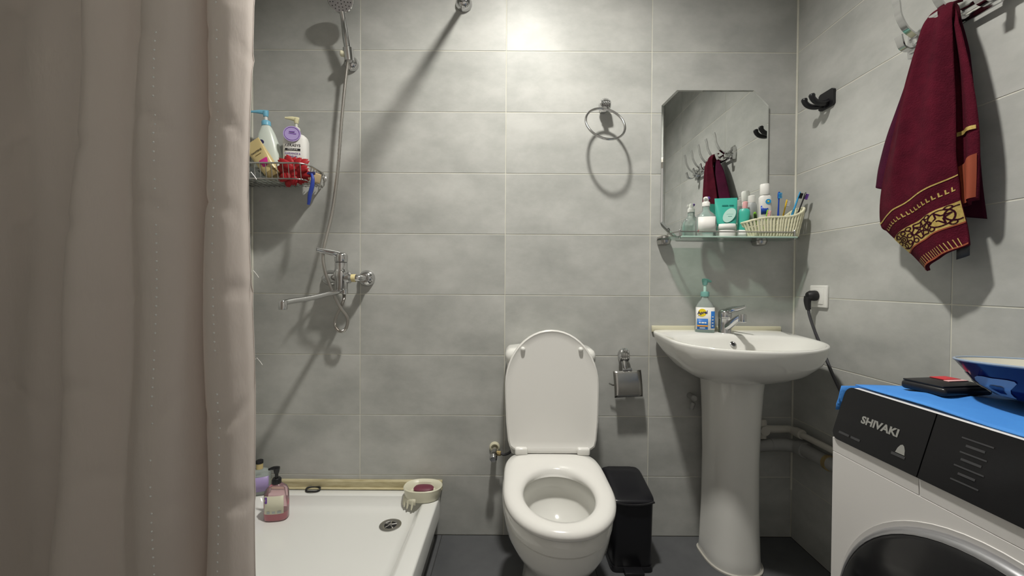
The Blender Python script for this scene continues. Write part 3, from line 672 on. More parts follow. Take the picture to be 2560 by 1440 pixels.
outl = [(SX0 + .02, SYF), (SX1 - .02, SYF), (SX1, SYF + .02), (SX1, -.018), (SX0, -.018), (SX0, SYF + .02)]
outl = [(.648, SYF), (1.09, SYF), (1.12, SYF + .03), (1.128, -.018), (.602, -.018), (.612, SYF + .04)]
ob('plate', B().prism(outl, SZ - .006, SZ, lambda x, y, z: (x, y, z)), 'shelf_glass', gs, ang=20)
ob('polished_edge', B().tube([(.646, SYF + .0005, SZ - .003), (1.091, SYF + .0005, SZ - .003)], .0031, 8), 'glass_edge', gs)
for x in (.624, 1.015):
    c3 = ob('bracket', B().loft([dring(x, -.02, z, a, f, .02, 2.2, 8, 28) for z, a, f in ((SZ - .026, .012, .014), (SZ - .022, .022, .024), (SZ - .008, .026, .030), (SZ - .0065, .026, .030))]), 'chrome_worn', gs)
    ob('bracket_cap', B().loft([dring(x, -.02, z, a, f, .02, 2.2, 8, 28) for z, a, f in ((SZ + .0005, .026, .030), (SZ + .008, .024, .028), (SZ + .013, .014, .016))]), 'chrome_worn', gs)
RAILZ = SZ + .018
ob('rail', B().tube(bez([(.630, -.035, RAILZ), (.634, -.09, RAILZ), (.645, -.122, RAILZ)], 4) + [(1.085, -.122, RAILZ)] + bez([(1.096, -.116, RAILZ), (1.106, -.08, RAILZ), (1.108, -.035, RAILZ)], 4), .0024, 8), 'chrome_worn', gs)
for x, y in ((.645, -.122), (1.087, -.122)):
    ob('rail_post', B().lathe([(.004, -.010), (.004, SZ * 0), (.0034, .001), (.0034, .020), (.0046, .022), (.003, .026)], (x, y, SZ)), 'chrome', gs)
# --- on the shelf
cb = root('glass_bottle', (.766, -.078, SZ + .0004), 'clear round-shouldered bottle with white label on glass shelf', 'bottle', rot=(0, 0, math.radians(-14)))
body(cb, 'bottle_body', [(0, .034, .028), (.004, .037, .031), (.06, .038, .032), (.078, .036, .030), (.092, .028, .024), (.102, .016, .016), (.108, .013, .013), (.122, .013, .013)], 'clear_plastic', 2.6)
patch(cb, 'label', 'label_white', .016, .078, .038, .032, 2.6, -.86, .80, .0008)
ob('red_print', B().box((-.030, -.0235, .022), (.008, .002, .008)), 'red_print', cb, local=True)
ob('cap', B().lathe([(.0145, .122), (.0145, .136), (.012, .140)]), 'white_plastic', cb, local=True)
ob('spout_cap', B().lathe([(.009, .140), (.0095, .150), (.006, .160)]).tube([(0, -.008, .151), (-.010, -.012, .153)], .005, 8), 'white_plastic', cb, local=True)
ob('cap_tip', B().tube([(.004, 0, .148), (.012, .002, .158)], .006, 8), 'purple_cap', cb, local=True)
tt = root('squeeze_tube', (.847, -.078, SZ), 'wide teal hand cream tube standing on its white cap', 'tube', rot=(math.radians(-3), 0, math.radians(-12)))
tube_body(tt, 'teal', .035, .158, .028, 'label_white', .030, hd=.023, flat_w=.042)
patch(tt, 'white_band', 'label_white', .030, .052, .0355, .0235, 2.3, -.95, .95, .0010)
ob('swirl_print', B().prism([(.024 * math.cos(a) - .002, .026 * math.sin(a) + .012 * math.cos(a)) for a in [2 * PI * k / 28 for k in range(28)]], -.0195, -.0215, lambda x, z, y: (x + .008, y + .09 * (z + .0), z + .085)), 'mint', tt, local=True)
for w_, x_ in ((.022, -.006), (.016, .017)): ob('name_print', B().box((x_, -.0105, .1265), (w_, .0016, .0045)), 'teal_dark', tt, local=True)
ob('small_print', B().box((.008, -.0206, .088), (.024, .0012, .0024)), 'teal_dark', tt, local=True)
ob('small_print', B().box((.008, -.0215, .080), (.014, .0012, .0018)), 'teal_dark', tt, local=True)
t2 = root('squeeze_tube', (.912, -.070, SZ), 'narrow teal tube with white cap beside the cream basket', 'tube', rot=(0, math.radians(5), math.radians(-30)))
body(t2, 'tube_body', [(0, .018, .016), (.008, .019, .017), (.10, .021, .012), (.112, .018, .010), (.116, .010, .008)], 'teal', 2.4)
patch(t2, 'white_band', 'label_white', .004, .030, .0195, .0172, 2.4, -.95, .95, .0012)
ob('cap', B().lathe([(.0085, .116), (.0095, .120), (.0090, .142), (.007, .144)]), 'pink', t2, local=True)
# basket: separate ribs, rim, base
bs = root('storage_basket', (1.025, -.075, SZ), 'cream woven plastic basket of toothbrushes on glass shelf', 'basket')
BC = (1.022, -.072); NR = 50
def brim(u):   # u angle -> rim height, high at the right end
    return SZ + .075 + .018 * math.cos(u) + .024 * max(0, math.cos(u)) ** 2 - .012 * math.sin(u * 2) * 0
ob('base', B().loft([dring(BC[0], BC[1], z, .096, .046, .046, 5, 5, 48) for z in (SZ + .001, SZ + .005)]), 'basket_cream', bs)
def P_(a, t):
    c, s = math.cos(a), math.sin(a); e = 1 + .16 * t
    return Vector((BC[0] + .093 * e * pw(c, .42) + .008 * t * c, BC[1] + .045 * e * pw(s, .42), SZ + .004 + (brim(a) - SZ - .004) * t))
rim = []; fine = [2 * PI * k / 1440 for k in range(1440)]; acc = [0.0]
for k in range(1440): acc.append(acc[-1] + (P_(2 * PI * (k + 1) / 1440, .5) - P_(fine[k], .5)).length)
even = []; j_ = 0
for k in range(NR):
    while acc[j_] < acc[-1] * k / NR: j_ += 1
    even.append(2 * PI * j_ / 1440)
for a0 in even:
    rim.append(P_(a0, 1.0)); wr_ = acc[-1] / NR * .43
    pts = [P_(a0, t) for t in [j / 9 for j in range(10)]]
    ob('rib', B().tube(pts, [wr_ * (.90 + .16 * (j % 2)) for j in range(10)], 8), 'basket_cream', bs)
ob('rim', B().tube(rim, .0048, 8, True), 'basket_cream', bs)
ob('weave_band', B().tube([P_(a, .62) for a in even], .0020, 6, True), 'basket_cream', bs)
ob('weave_band', B().tube([P_(a, .30) for a in even], .0020, 6, True), 'basket_cream', bs)
# toothpaste and brushes in the basket
pt = root('toothpaste_tube', (1.015, -.062, SZ + .012), 'white and blue toothpaste tube cap-up in the cream basket', 'tube', rot=(math.radians(6), math.radians(-4), math.radians(-15)))
ob('tube_body', B().loft([rr(z, w, d, 2.4, 32) for z, w, d in ((0, .026, .002), (.04, .025, .009), (.11, .023, .016), (.150, .0215, .0175), (.160, .014, .013))]), 'label_white', pt, local=True, ang=60)
patch(pt, 'blue_print', 'brush_blue', .085, .118, .0238, .0140, 2.4, -.8, .25, .0014)
ob('round_print', B().prism([(.010 * math.cos(a), .010 * math.sin(a)) for a in [2 * PI * k / 20 for k in range(20)]], -.0165, -.0176, lambda x, z, y: (x + .006, y, z + .132)), 'brush_sky', pt, local=True)
ob('dot_print', B().prism([(.0035 * math.cos(a), .0035 * math.sin(a)) for a in [2 * PI * k / 14 for k in range(14)]], -.0175, -.0184, lambda x, z, y: (x + .006, y, z + .133)), 'yellow', pt, local=True)
ob('cap', B().lathe([(.0165, .160), (.0175, .164), (.0160, .200), (.0135, .203)]), 'white_plastic', pt, local=True)
refl_tube = root('squeeze_tube', (.968, -.050, SZ + .012), 'grey tube with white cap, added as the mirror reflection of the toothpaste', 'tube', rot=(math.radians(3), math.radians(-5), math.radians(10)))  # added solid copy standing in for the toothpaste tube's mirror image
ob('tube_body', B().loft([rr(z, w, d, 2.4, 32) for z, w, d in ((0, .024, .002), (.05, .023, .010), (.10, .020, .015), (.125, .017, .015), (.132, .012, .012))]), 'grey_label', refl_tube, local=True, ang=60)
ob('cap', B().lathe([(.013, .132), (.0135, .136), (.0125, .158), (.010, .160)]), 'white_plastic', refl_tube, local=True)
def brush(loc, top, hm, bm_, lab, face=(0, -1, 0), r=.0042):
    p0 = Vector(loc); p1 = Vector(top); d = (p1 - p0); o = root('toothbrush', p0, lab, 'toothbrush', 'toothbrushes in the cream basket')
    ob('handle', B().tube([p0 + d * t for t in [k / 8 for k in range(9)]], [r * q for q in (1, 1.1, 1.15, 1.1, .95, .8, .65, .6, .6)], 10), hm, o)
    M3 = rotm(d); up = d.normalized(); f = Vector(face).normalized(); f = (f - up * f.dot(up)).normalized(); sd_ = up.cross(f)
    h0 = p1 - up * .004
    ring = lambda t, w, th: [h0 + up * t + sd_ * (w * math.cos(a)) + f * (th * math.sin(a)) for a in [2 * PI * k / 14 for k in range(14)]]
    ob('head', B().loft([ring(0, .003, .002), ring(.006, .0055, .0025), ring(.022, .0058, .0025), ring(.029, .003, .002)]), hm, o)
    for i in range(4):
        for j in (-1, 1):
            q = h0 + up * (.006 + i * .0055) + sd_ * (.0026 * j)
            ob('bristle_tuft', B().tube([q + f * .002, q + f * .0125], .0021, 6), bm_, o)
brush((1.045, -.085, SZ + .012), (1.033, -.110, SZ + .150), 'brush_blue', 'brush_sky', 'blue toothbrush leaning against the toothpaste tube')
brush((1.060, -.070, SZ + .012), (1.075, -.086, SZ + .125), 'brush_yellow', 'bristle', 'amber yellow toothbrush standing upright in the cream basket', (1, -.3, 0))
brush((.985, -.090, SZ + .012), (.990, -.104, SZ + .082), 'lime', 'pink', 'lime green toothbrush with pale bristles in the cream basket', (.6, -.7, 0))
brush((.965, -.088, SZ + .012), (.942, -.112, SZ + .072), 'lime', 'dark_rubber', 'short green brush bent over the low basket side', (-.5, -.8, 0))
brush((1.085, -.070, SZ + .012), (1.128, -.080, SZ + .158), 'brush_sky', 'black_plastic', 'sky blue toothbrush at the right end of the basket', (.7, -.4, .3), .0052)
brush((1.090, -.092, SZ + .012), (1.132, -.105, SZ + .150), 'black_plastic', 'purple_print', 'black toothbrush at the right end of the basket', (1, -.2, 0))

# ---------------------------------------------------------------- washbasin
BX = .841; BZ = .857; PX = .850
wbn = root('washbasin', (BX, -.2, 0), 'white ceramic washbasin on a full pedestal below the mirror', 'washbasin')
def wr2(z, a, f, bk, nf=2.05, nb=11.0, yc=-.22, tilt=.05): return dring(BX, yc, z, a, f, bk, nf, nb, 88, tilt)
o_ = [wr2(.695, .095, .050, .10, 2.2, 3, -.16, 0), wr2(.700, .118, .085, .12, 2.2, 3, -.16, 0), wr2(.718, .165, .125, .15, 2.2, 3.5, -.18, .01), wr2(.748, .212, .162, .185, 2.2, 4, -.20, .02), wr2(.79, .246, .186, .208, 2.2, 6, -.215, .04), wr2(.825, .263, .197, .212), wr2(.848, .2685, .2010, .2125), wr2(.854, .2685, .2005, .2120), wr2(BZ, .266, .198, .211)]
i_ = [wr2(BZ, .256, .188, .110, 2.2, 2.8), wr2(.853, .251, .183, .104, 2.2, 2.6), wr2(.838, .240, .174, .097, 2.15, 2.4), wr2(.810, .214, .155, .088, 2.1, 2.2), wr2(.780, .170, .122, .072, 2, 2, -.22, .01), wr2(.757, .10, .07, .045, 2, 2, -.22, 0), wr2(.750, .03, .03, .02, 2, 2, -.22, 0)]
ob('basin', B().loft(o_ + i_), 'ceramic', wbn, ang=50)
ob('drain_ring', B().lathe([(.028, .7505), (.028, .754), (.018, .752), (.004, .751)], (BX, -.222, 0)), 'chrome', wbn)
ovm = rotm((0, -.80, .60)); ovc = Vector((BX + .010, -.1290, .826))
of = ob('overflow_ring', B().lathe([(.0115, -.002), (.0115, .004), (.0085, .0055), (.0068, .002)], ovc, ovm, n=24, cap1=False), 'chrome', wbn)
ob('overflow_hole', B().lathe([(.0072, .0018), (.003, .0020)], ovc, ovm, n=18), 'dark_rubber', of)
ped = [dring(PX, -.12, z, a, f, .07, 2.4, 6, 56) for z, a, f in ((0, .096, .118), (.008, .098, .120), (.05, .094, .116), (.20, .088, .112), (.40, .086, .110), (.55, .090, .114), (.66, .096, .120), (.69, .099, .123), (.72, .099, .120))]
ob('pedestal', B().loft(ped), 'ceramic', wbn, ang=50)
ob('floor_caulk', B().tube([(p.x, p.y, .003) for p in dring(PX, -.12, 0, .099, .121, .071, 2.4, 6, 56)], .0055, 6, True), 'old_white', wbn)
trim4 = B().box((.849, -.005, BZ + .014), (.535, .010, .026), .002)
structure('trim_4', trim4, 'cream_strip')['label'] = 'cream plastic sealing strip behind the washbasin'
fa = root('basin_tap', (.855, -.062, BZ), 'chrome single-lever tap on the washbasin', 'tap')
FXc, FYc = .855, -.062
ob('body', B().lathe([(.027, 0), (.027, .006), (.0245, .012), (.0235, .060), (.0245, .064)], (FXc, FYc, BZ)), 'chrome', fa)
ob('cap', B().lathe([(.0245, .066), (.0255, .072), (.0245, .088), (.018, .098), (.006, .102)], (FXc, FYc, BZ)), 'chrome', fa)
ob('lever', B().tube(bez([(FXc + .004, FYc - .008, BZ + .092), (FXc + .012, FYc - .035, BZ + .102), (FXc + .022, FYc - .065, BZ + .108), (FXc + .030, FYc - .090, BZ + .116)], 5), [.014 - .0005 * k for k in range(16)], 12, flat=.5), 'chrome', fa)
ob('spout', B().tube(bez([(FXc, FYc, BZ + .025), (FXc + .001, FYc - .035, BZ + .042), (FXc + .002, FYc - .080, BZ + .066), (FXc + .003, FYc - .115, BZ + .080)], 6), [.018 - .0004 * k for k in range(19)], 14, flat=.8), 'chrome', fa)
ob('aerator', B().lathe([(.012, .012), (.0135, .006), (.0135, -.016), (.0115, -.018)], (FXc + .003, FYc - .118, BZ + .078)), 'chrome', fa)
ap = root('soap_bottle', (.778, -.052, BZ + .001), 'clear soap bottle with teal pump and blue label on washbasin', 'bottle', rot=(0, 0, math.radians(-16)))
body(ap, 'bottle_body', [(0, .032, .022), (.004, .036, .025), (.09, .036, .025), (.108, .034, .024), (.125, .026, .019), (.138, .015, .014), (.150, .012, .012)], 'clear_plastic', 3.4)
body(ap, 'liquid', [(.003, .031, .021), (.005, .0345, .0235), (.018, .0345, .0235)], 'teal', 3.4)
patch(ap, 'label', 'label_white', .018, .107, .0362, .0252, 3.4, -.97, .97, .0010)
patch(ap, 'blue_panel', 'blue_print', .019, .062, .0362, .0252, 3.4, -.85, .22, .0016)
patch(ap, 'orange_stripe', 'orange', .030, .036, .0362, .0252, 3.4, -.85, .22, .0022)
patch(ap, 'side_panel', 'blue_print', .024, .092, .0362, .0252, 3.4, .52, .95, .0016)
ob('sun_print', B().prism([(.0155 * math.cos(a), .0155 * math.sin(a)) for a in [2 * PI * k / 24 for k in range(24)]], -.0258, -.0268, lambda x, z, y: (x - .013, y, z + .086)), 'yellow', ap, local=True)
txt('brand_print', 'Aprel', .0165, 'navy_print', ap, front(-.013, -.0272, .086) @ Matrix.Rotation(.12, 4, 'Z'), shear=.15, bold=.0006)
for w_, x_ in ((.007, -.0215), (.010, -.0105), (.006, -.001)): ob('small_print', B().box((x_, -.0270, .046), (w_, .0010, .0055)), 'label_white', ap, local=True)
ob('small_print', B().box((-.012, -.0270, .025), (.020, .0010, .0028)), 'label_white', ap, local=True)
for k in range(4): ob('side_print', B().box((.0255, -.0245, .034 + k * .012), (.007, .0006, .004), M=Matrix.Rotation(-.5, 3, 'Z').inverted()), 'label_white', ap, local=True)
ob('dip_tube', B().tube([(.0, 0, .01), (0, 0, .15)], .0022, 6), 'mint', ap, local=True)
pump_top(ap, .150, 'teal_clear', 'mint', 'teal_clear', .0165, .066, .026, .35, -.004)

# ---------------------------------------------------------------- pipes under the basin
wp = root('water_pipe', (1.13, -.3, .46), 'white plastic water pipe along the wall behind the pedestal', 'pipe')
ob('run', B().tube(bez([(1.137, -.06, .470), (1.137, -.3, .473), (1.137, -.6, .476), (1.137, -.85, .478)], 4), .0115, 12), 'old_white', wp)
ob('elbow', B().tube(bez([(1.03, -.045, .470), (1.10, -.045, .470), (1.125, -.045, .470), (1.136, -.06, .470), (1.137, -.10, .470)], 5), .0155, 12), 'old_white', wp)
ob('coupling', B().tube([(1.137, -.075, .471), (1.137, -.11, .472)], .019, 12), 'old_white', wp)
ob('tee', B().lathe([(.017, 0), (.017, .07), (.013, .075)], (1.02, -.045, .435)).lathe([(.019, 0), (.019, .02)], (1.02, -.05, .470), rotm((0, -1, 0))), 'old_white', wp)
ob('brass_nut', B().tube([(1.055, -.045, .470), (1.075, -.045, .470)], .014, 6), 'brass', wp)
dp = root('drain_pipe', (1.12, -.15, .38), 'grey plastic waste pipe in the corner below the basin', 'pipe')
ob('run', B().tube([(.955, -.055, .40), (1.06, -.055, .41)], .024, 14), 'grey_pipe', dp)
ob('elbow', B().tube(bez([(1.05, -.055, .41), (1.10, -.060, .412), (1.132, -.085, .415), (1.138, -.13, .418)], 6), .025, 14), 'grey_pipe', dp)
ob('socket', B().tube([(1.137, -.10, .417), (1.138, -.13, .418)], .031, 16), 'grey_pipe', dp)
ob('run', B().tube([(1.138, -.12, .418), (1.138, -.30, .422)], .024, 14), 'grey_pipe', dp)
ob('ring', B().tube([(1.138, -.238, .420), (1.138, -.252, .421)], .028, 14), 'brass', dp)
ta = root('stop_tap', (.744, 0, .593), 'small grey stop tap left of the pedestal', 'valve')
ob('stem', B().lathe([(.012, 0), (.012, .05)], (.744, 0, .593), rotm((0, -1, 0))), 'grey_pipe', ta)
ob('knob', B().lathe([(.008, 0), (.012, .003), (.012, .010), (.009, .012)], (.742, -.050, .597), rotm((-.6, -1, 0)), n=10), 'grey_pipe', ta)
ob('outlet', B().lathe([(.009, 0), (.009, .026), (.006, .03)], (.741, -.042, .575), rotm((-.3, 0, -1)), n=10), 'grey_pipe', ta)

# ---------------------------------------------------------------- right wall: socket, cord, black hook, coat rack, towel
sk = root('wall_socket', (XR, -.143, 1.012), 'white wall socket with black plug above the washing machine', 'socket')
ob('frame', B().box((XR - .005, -.143, 1.0135), (.011, .084, .084), .004, 3), 'white_plastic', sk)
ob('insert', B().box((XR - .0115, -.143, 1.0135), (.004, .058, .058), .0015), 'white_plastic', sk)
pl = root('power_plug', (XR - .014, -.137, 1.012), 'black power plug with grey cord in the wall socket', 'plug')
ob('body', B().lathe([(.019, 0), (.020, .006), (.019, .022), (.013, .032), (.004, .035)], (XR - .0138, -.140, 1.016), rotm((-1, .15, 0))).tube(
    bez([(XR - .040, -.135, 1.012), (XR - .042, -.133, .995), (XR - .040, -.133, .975), (XR - .038, -.134, .962)], 4), [.014 - .0005 * k for k in range(13)], 12), 'dark_rubber', pl)
ob('cord', B().tube(bez([(XR - .039, -.134, .970), (XR - .036, -.137, .94), (XR - .024, -.150, .88), (XR - .014, -.180, .81), (XR - .012, -.225, .73), (XR - .012, -.29, .64), (XR - .013, -.40, .50), (XR - .014, -.60, .36), (XR - .014, -.86, .30)], 6), .0050, 10), 'cord', pl)
bh = root('wall_hook', (XR, -.175, 1.745), 'black double robe hook on right wall beside the mirror', 'hook')
ob('plate', B().prism([(-.202, 1.722), (-.195, 1.716), (-.138, 1.716), (-.131, 1.722), (-.131, 1.772), (-.138, 1.778), (-.195, 1.778), (-.202, 1.772)], XR + .0005, XR - .010, lambda y, z, x: (x, y, z)), 'black_plastic', bh)
for dy in (-.016, .016):
    ob('prong', B().tube(bez([(XR - .006, -.166 + dy * .5, 1.740), (XR - .028, -.166 + dy, 1.728), (XR - .056, -.166 + dy * 1.15, 1.731), (XR - .072, -.166 + dy * 1.2, 1.744), (XR - .076, -.166 + dy * 1.2, 1.760)], 6), [.0095] * 20 + [.010, .0105, .0105, .010, .008], 12), 'black_plastic', bh)
ck = root('coat_rack', (XR, -.67, 1.75), 'chrome coat rack with curled hooks on the right wall', 'coat rack')
RX = XR - .020; HY = [-.530, -.625, -.720, -.815, -.910]
ob('upper_rail', B().box((RX, -.715, 1.768), (.006, .44, .010), .002), 'chrome', ck)
ob('lower_rail', B().box((RX, -.715, 1.738), (.006, .44, .016), .002), 'chrome', ck)
for y in (-.50, -.93):
    ob('end_plate', B().prism([(y - .012, 1.72), (y + .012, 1.72), (y + .016, 1.753), (y + .012, 1.786), (y - .012, 1.786), (y - .016, 1.753)], XR + .0005, XR - .018, lambda a, z, x: (x, a, z)), 'chrome', ck)
def strap(par, name, pts, w, th=.0022):
    r_ = []
    for i, p in enumerate(pts):
        a = pts[max(0, i - 1)]; b2 = pts[min(len(pts) - 1, i + 1)]; d = (b2 - a).normalized(); n = Vector((0, 1, 0)).cross(d)
        wi = w * (1 + .35 * (i / len(pts)) ** 3)
        r_.append([p + Vector((0, wi, 0)) + n * th, p + Vector((0, -wi, 0)) + n * th, p + Vector((0, -wi, 0)) - n * th, p + Vector((0, wi, 0)) - n * th])
    ob(name, B().loft(r_), 'chrome', par, ang=30)
for y in HY:
    h = ob('hook_boss', B().lathe([(.017, 0), (.017, .010), (.012, .020), (.004, .022)], (RX - .001, y, 1.752), rotm((-1, 0, 0)), n=20), 'chrome', ck)
    strap(ck, 'upper_hook', bez([(RX - .006, y, 1.757), (RX - .024, y, 1.765), (RX - .048, y, 1.785), (RX - .066, y, 1.818), (RX - .072, y, 1.850), (RX - .079, y, 1.872)], 5), .0085)
    strap(ck, 'lower_hook', bez([(RX - .006, y, 1.747), (RX - .018, y, 1.732), (RX - .036, y, 1.724), (RX - .054, y, 1.730), (RX - .062, y, 1.748), (RX - .066, y, 1.762)], 5), .0085)
# towel: three draped layers
tw = root('hanging_towel', (1.10, -.58, 1.10), 'maroon towel with gold patterned border hanging from coat rack', 'towel')
def drape(rowsLR, x0, wav, nu=34, nv=70, seed=0, xtop=None):
    key = [(Vector((0, l[0], l[1])), Vector((0, r[0], r[1]))) for l, r in rowsLR]
    Ls = bez([k[0] for k in key], 12); Rs = bez([k[1] for k in key], 12); m = len(Ls)
    def f(u, v):
        q = v * (m - 1); i = min(int(q), m - 2); t = q - i
        l = Ls[i].lerp(Ls[i + 1], t); r = Rs[i].lerp(Rs[i + 1], t); p = l.lerp(r, u)
        p.x = x0(u, v) + wav(u, v); return p
    return f
FRONT = [((-.606, 1.786), (-.644, 1.785)), ((-.592, 1.762), (-.656, 1.757)), ((-.580, 1.715), (-.662, 1.700)), ((-.545, 1.604), (-.669, 1.569)), ((-.510, 1.465), (-.675, 1.448)), ((-.483, 1.333), (-.678, 1.383)), ((-.480, 1.239), (-.681, 1.331)), ((-.497, 1.216), (-.683, 1.302)), ((-.520, 1.193), (-.686, 1.268)), ((-.560, 1.150), (-.692, 1.216)), ((-.607, 1.097), (-.701, 1.157))]
def fx(u, v): return 1.100 - .012 * math.sin(PI * min(1, v * 1.1)) + .026 * math.exp(-v * 22)
def fw(u, v):
    a = min(1, v * 3)
    return a * (-.016 * math.sin(PI * u) + .006 * math.sin(13 * u + 2 * v) * (1 - .5 * v) - .010 * math.exp(-((u - .28 - .12 * v) / .07) ** 2) * (1 - v) + .03 * max(0, u - .80) + .022 * max(0, .12 - u)) + .0025 * math.sin(21 * v + 7 * u) * v + .030 * math.exp(-v * 18) * (abs(u - .5) * 1.2)
fr = drape(FRONT, fx, fw)
def towel_mesh(f, nu, nv): return B().grid([[f(i / nu, j / nv) for i in range(nu + 1)] for j in range(nv + 1)])
ob('front_drape', towel_mesh(fr, 44, 90), 'towel_maroon', tw, ang=180, solid=.007)
TOPC = B()
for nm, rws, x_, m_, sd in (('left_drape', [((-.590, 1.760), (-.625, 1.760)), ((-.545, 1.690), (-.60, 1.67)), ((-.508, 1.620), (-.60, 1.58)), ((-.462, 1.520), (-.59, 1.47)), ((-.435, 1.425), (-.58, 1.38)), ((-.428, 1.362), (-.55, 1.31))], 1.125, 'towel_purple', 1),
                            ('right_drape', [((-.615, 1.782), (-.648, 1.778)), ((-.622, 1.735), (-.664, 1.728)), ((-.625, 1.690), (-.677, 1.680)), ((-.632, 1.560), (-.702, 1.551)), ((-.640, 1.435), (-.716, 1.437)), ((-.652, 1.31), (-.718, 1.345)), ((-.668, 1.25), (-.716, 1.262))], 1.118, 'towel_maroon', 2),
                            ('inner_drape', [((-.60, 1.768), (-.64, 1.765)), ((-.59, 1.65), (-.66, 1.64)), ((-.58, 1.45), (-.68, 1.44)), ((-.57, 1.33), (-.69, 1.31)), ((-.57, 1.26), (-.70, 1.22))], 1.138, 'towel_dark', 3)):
    g_ = drape(rws, lambda u, v, x_=x_: x_, lambda u, v, sd=sd: min(1, v * 4) * (.012 * math.sin(7 * u + sd * 2 + v) - .010 * math.sin(PI * u)))
    dpart = ob(nm, towel_mesh(g_, 24, 60), m_, tw, ang=180, solid=.006)
    if nm == 'right_drape':                          # its own woven border near the hem
        for bn, v0, v1, bm2 in (('gold_line', .66, .675, 'gold_thread'), ('copper_border', .78, .985, 'copper_cloth')):
            ob(bn, B().grid([[g_(.30 + .70 * i / 12, v0 + (v1 - v0) * j / 6) + Vector((-.0075, 0, 0)) for i in range(13)] for j in range(7)]), bm2, dpart, ang=180)
ob('crown', B().loft([dring(1.117 + .006 * k / 9, -.626, 1.735 + .052 * math.sin(PI / 2 * k / 9), max(.002, .021 * math.cos(PI / 2 * k / 9) ** .8), max(.002, .031 * math.cos(PI / 2 * k / 9) ** .8), max(.002, .031 * math.cos(PI / 2 * k / 9) ** .8), 2.2, 2.2, 32) for k in range(10)]), 'towel_maroon', tw, ang=180)
# border: patterned strips that follow the towel's surface
def surf(u, v, off=.0046):
    e = 1e-3; p = fr(u, v); n = (fr(min(1, u + e), v) - fr(max(0, u - e), v)).cross(fr(u, min(1, v + e)) - fr(u, max(0, v - e))).normalized()
    if n.x > 0: n = -n
    return p + n * off
nk = len(FRONT) - 1
V = lambda k: (k + 1) / nk
def strip(name, v0, v1, m, off=.0046, u0=0.0, u1=1.0, nu=40):
    ob(name, B().grid([[surf(u0 + (u1 - u0) * i / nu, v0 + (v1 - v0) * j / 3, off) for i in range(nu + 1)] for j in range(4)]), m, tw, ang=180)
strip('gold_line', V(5) - .004, V(5) + .004, 'gold_thread')
strip('gold_band', V(7) + .002, V(8), 'gold_thread')
for k in range(17):
    u = .05 + k * .055
    strip('gold_dash', V(6) - .020, V(6) + .018, 'gold_thread', .0046, u, u + .014, 3); strip('gold_dash', V(6) + .010, V(6) + .020, 'gold_thread', .0046, u, u + .036, 3)
for k in range(16):
    u = .08 + k * .052
    ob('hem_stripe', B().grid([[surf(u + .030 * j + .012 * i, .958 + .036 * j, .0046) for i in range(2)] for j in range(2)]), 'gold_thread', tw, ang=180)
strip('hem_line', .990, .997, 'copper_cloth')
strip('band_edge', V(8), V(8) + .006, 'copper_cloth')
BL, BH = 1.0, V(8) - V(7) - .002; vm = (V(7) + V(8)) / 2 + .001; asp = .145 / .055     # band: width over height
def motif(name, uc, loops, m='towel_dark', off=.0054, w=.06):
    """closed outlines in band units (height = 1) drawn as thin cloth lines"""
    b2 = B()
    for lp_ in loops:
        n = len(lp_)
        for i in range(n):
            (x0, y0), (x1, y1) = lp_[i], lp_[(i + 1) % n]; dx, dy = x1 - x0, y1 - y0; L_ = math.hypot(dx, dy) or 1; px, py = -dy / L_ * w / 2, dx / L_ * w / 2
            q = [(x0 + px, y0 + py), (x1 + px, y1 + py), (x1 - px, y1 - py), (x0 - px, y0 - py)]
            if min(uc + a / asp for a, _ in q) < .005 or max(uc + a / asp for a, _ in q) > .995: continue
            b2.add([surf(uc + a / asp, vm - c * BH, off) for a, c in q], [(0, 1, 2, 3)])
    if b2.v: ob(name, b2, m, tw, ang=180)
circ = lambda r, cx_=0, cy_=0, n=20: [(cx_ + r * math.cos(2 * PI * k / n), cy_ + r * math.sin(2 * PI * k / n)) for k in range(n)]
star = lambda r0, r1, n, a0=0: [((r0 if k % 2 else r1) * math.cos(PI * k / n + a0), (r0 if k % 2 else r1) * math.sin(PI * k / n + a0)) for k in range(2 * n)]
def small(uc, cy_): motif('motif', uc, [circ(.10, 0, cy_, 12)], w=.05)
motif('motif', .17, [circ(.46), circ(.17, n=12), circ(.08, n=8)] + [circ(.10, .32 * math.cos(a), .32 * math.sin(a), 10) for a in [PI / 3 * k for k in range(6)]], w=.05)
motif('motif', .50, [star(.34, .47, 6), star(.12, .36, 6, .26), circ(.10, n=10)], w=.055)
motif('motif', .78, [circ(.38), star(.10, .34, 4, .3)], w=.055)
motif('motif', .95, [circ(.33)], w=.055)
for u, y in ((.33, .34), (.335, -.36), (.645, .36), (.66, -.34), (.88, .36), (.885, -.36)): small(u, y)
ob('care_tag', B().grid([[fr(.80 + .16 * i / 3, .985) + Vector((.008, .0, -.002 - .030 * j / 2)) for i in range(4)] for j in range(3)]), 'dim_print', tw, solid=.0008)

# ---------------------------------------------------------------- washing machine
WX, WY0, WY1, WH = .650, -1.445, -.870, .850
wm = root('washing_machine', ((WX + 1.15) / 2, (WY0 + WY1) / 2, 0), 'white front-loading washing machine with black control panel', 'washing machine')
wyc = (WY0 + WY1) / 2; wd = WY1 - WY0
ob('cabinet', B().prism([(WX, .02), (WX, .722), (WX + .002, .725), (WX + .06, .725), (WX + .06, .83), (1.15, .83), (1.15, .02)], WY0, WY1, lambda x, z, y: (x, y, z)), 'white_enamel', wm, ang=25)
ob('worktop', B().box(((WX + .035 + 1.155) / 2, wyc, .840), (1.155 - WX - .035, wd + .004, .022), .006, 3), 'white_enamel', wm)
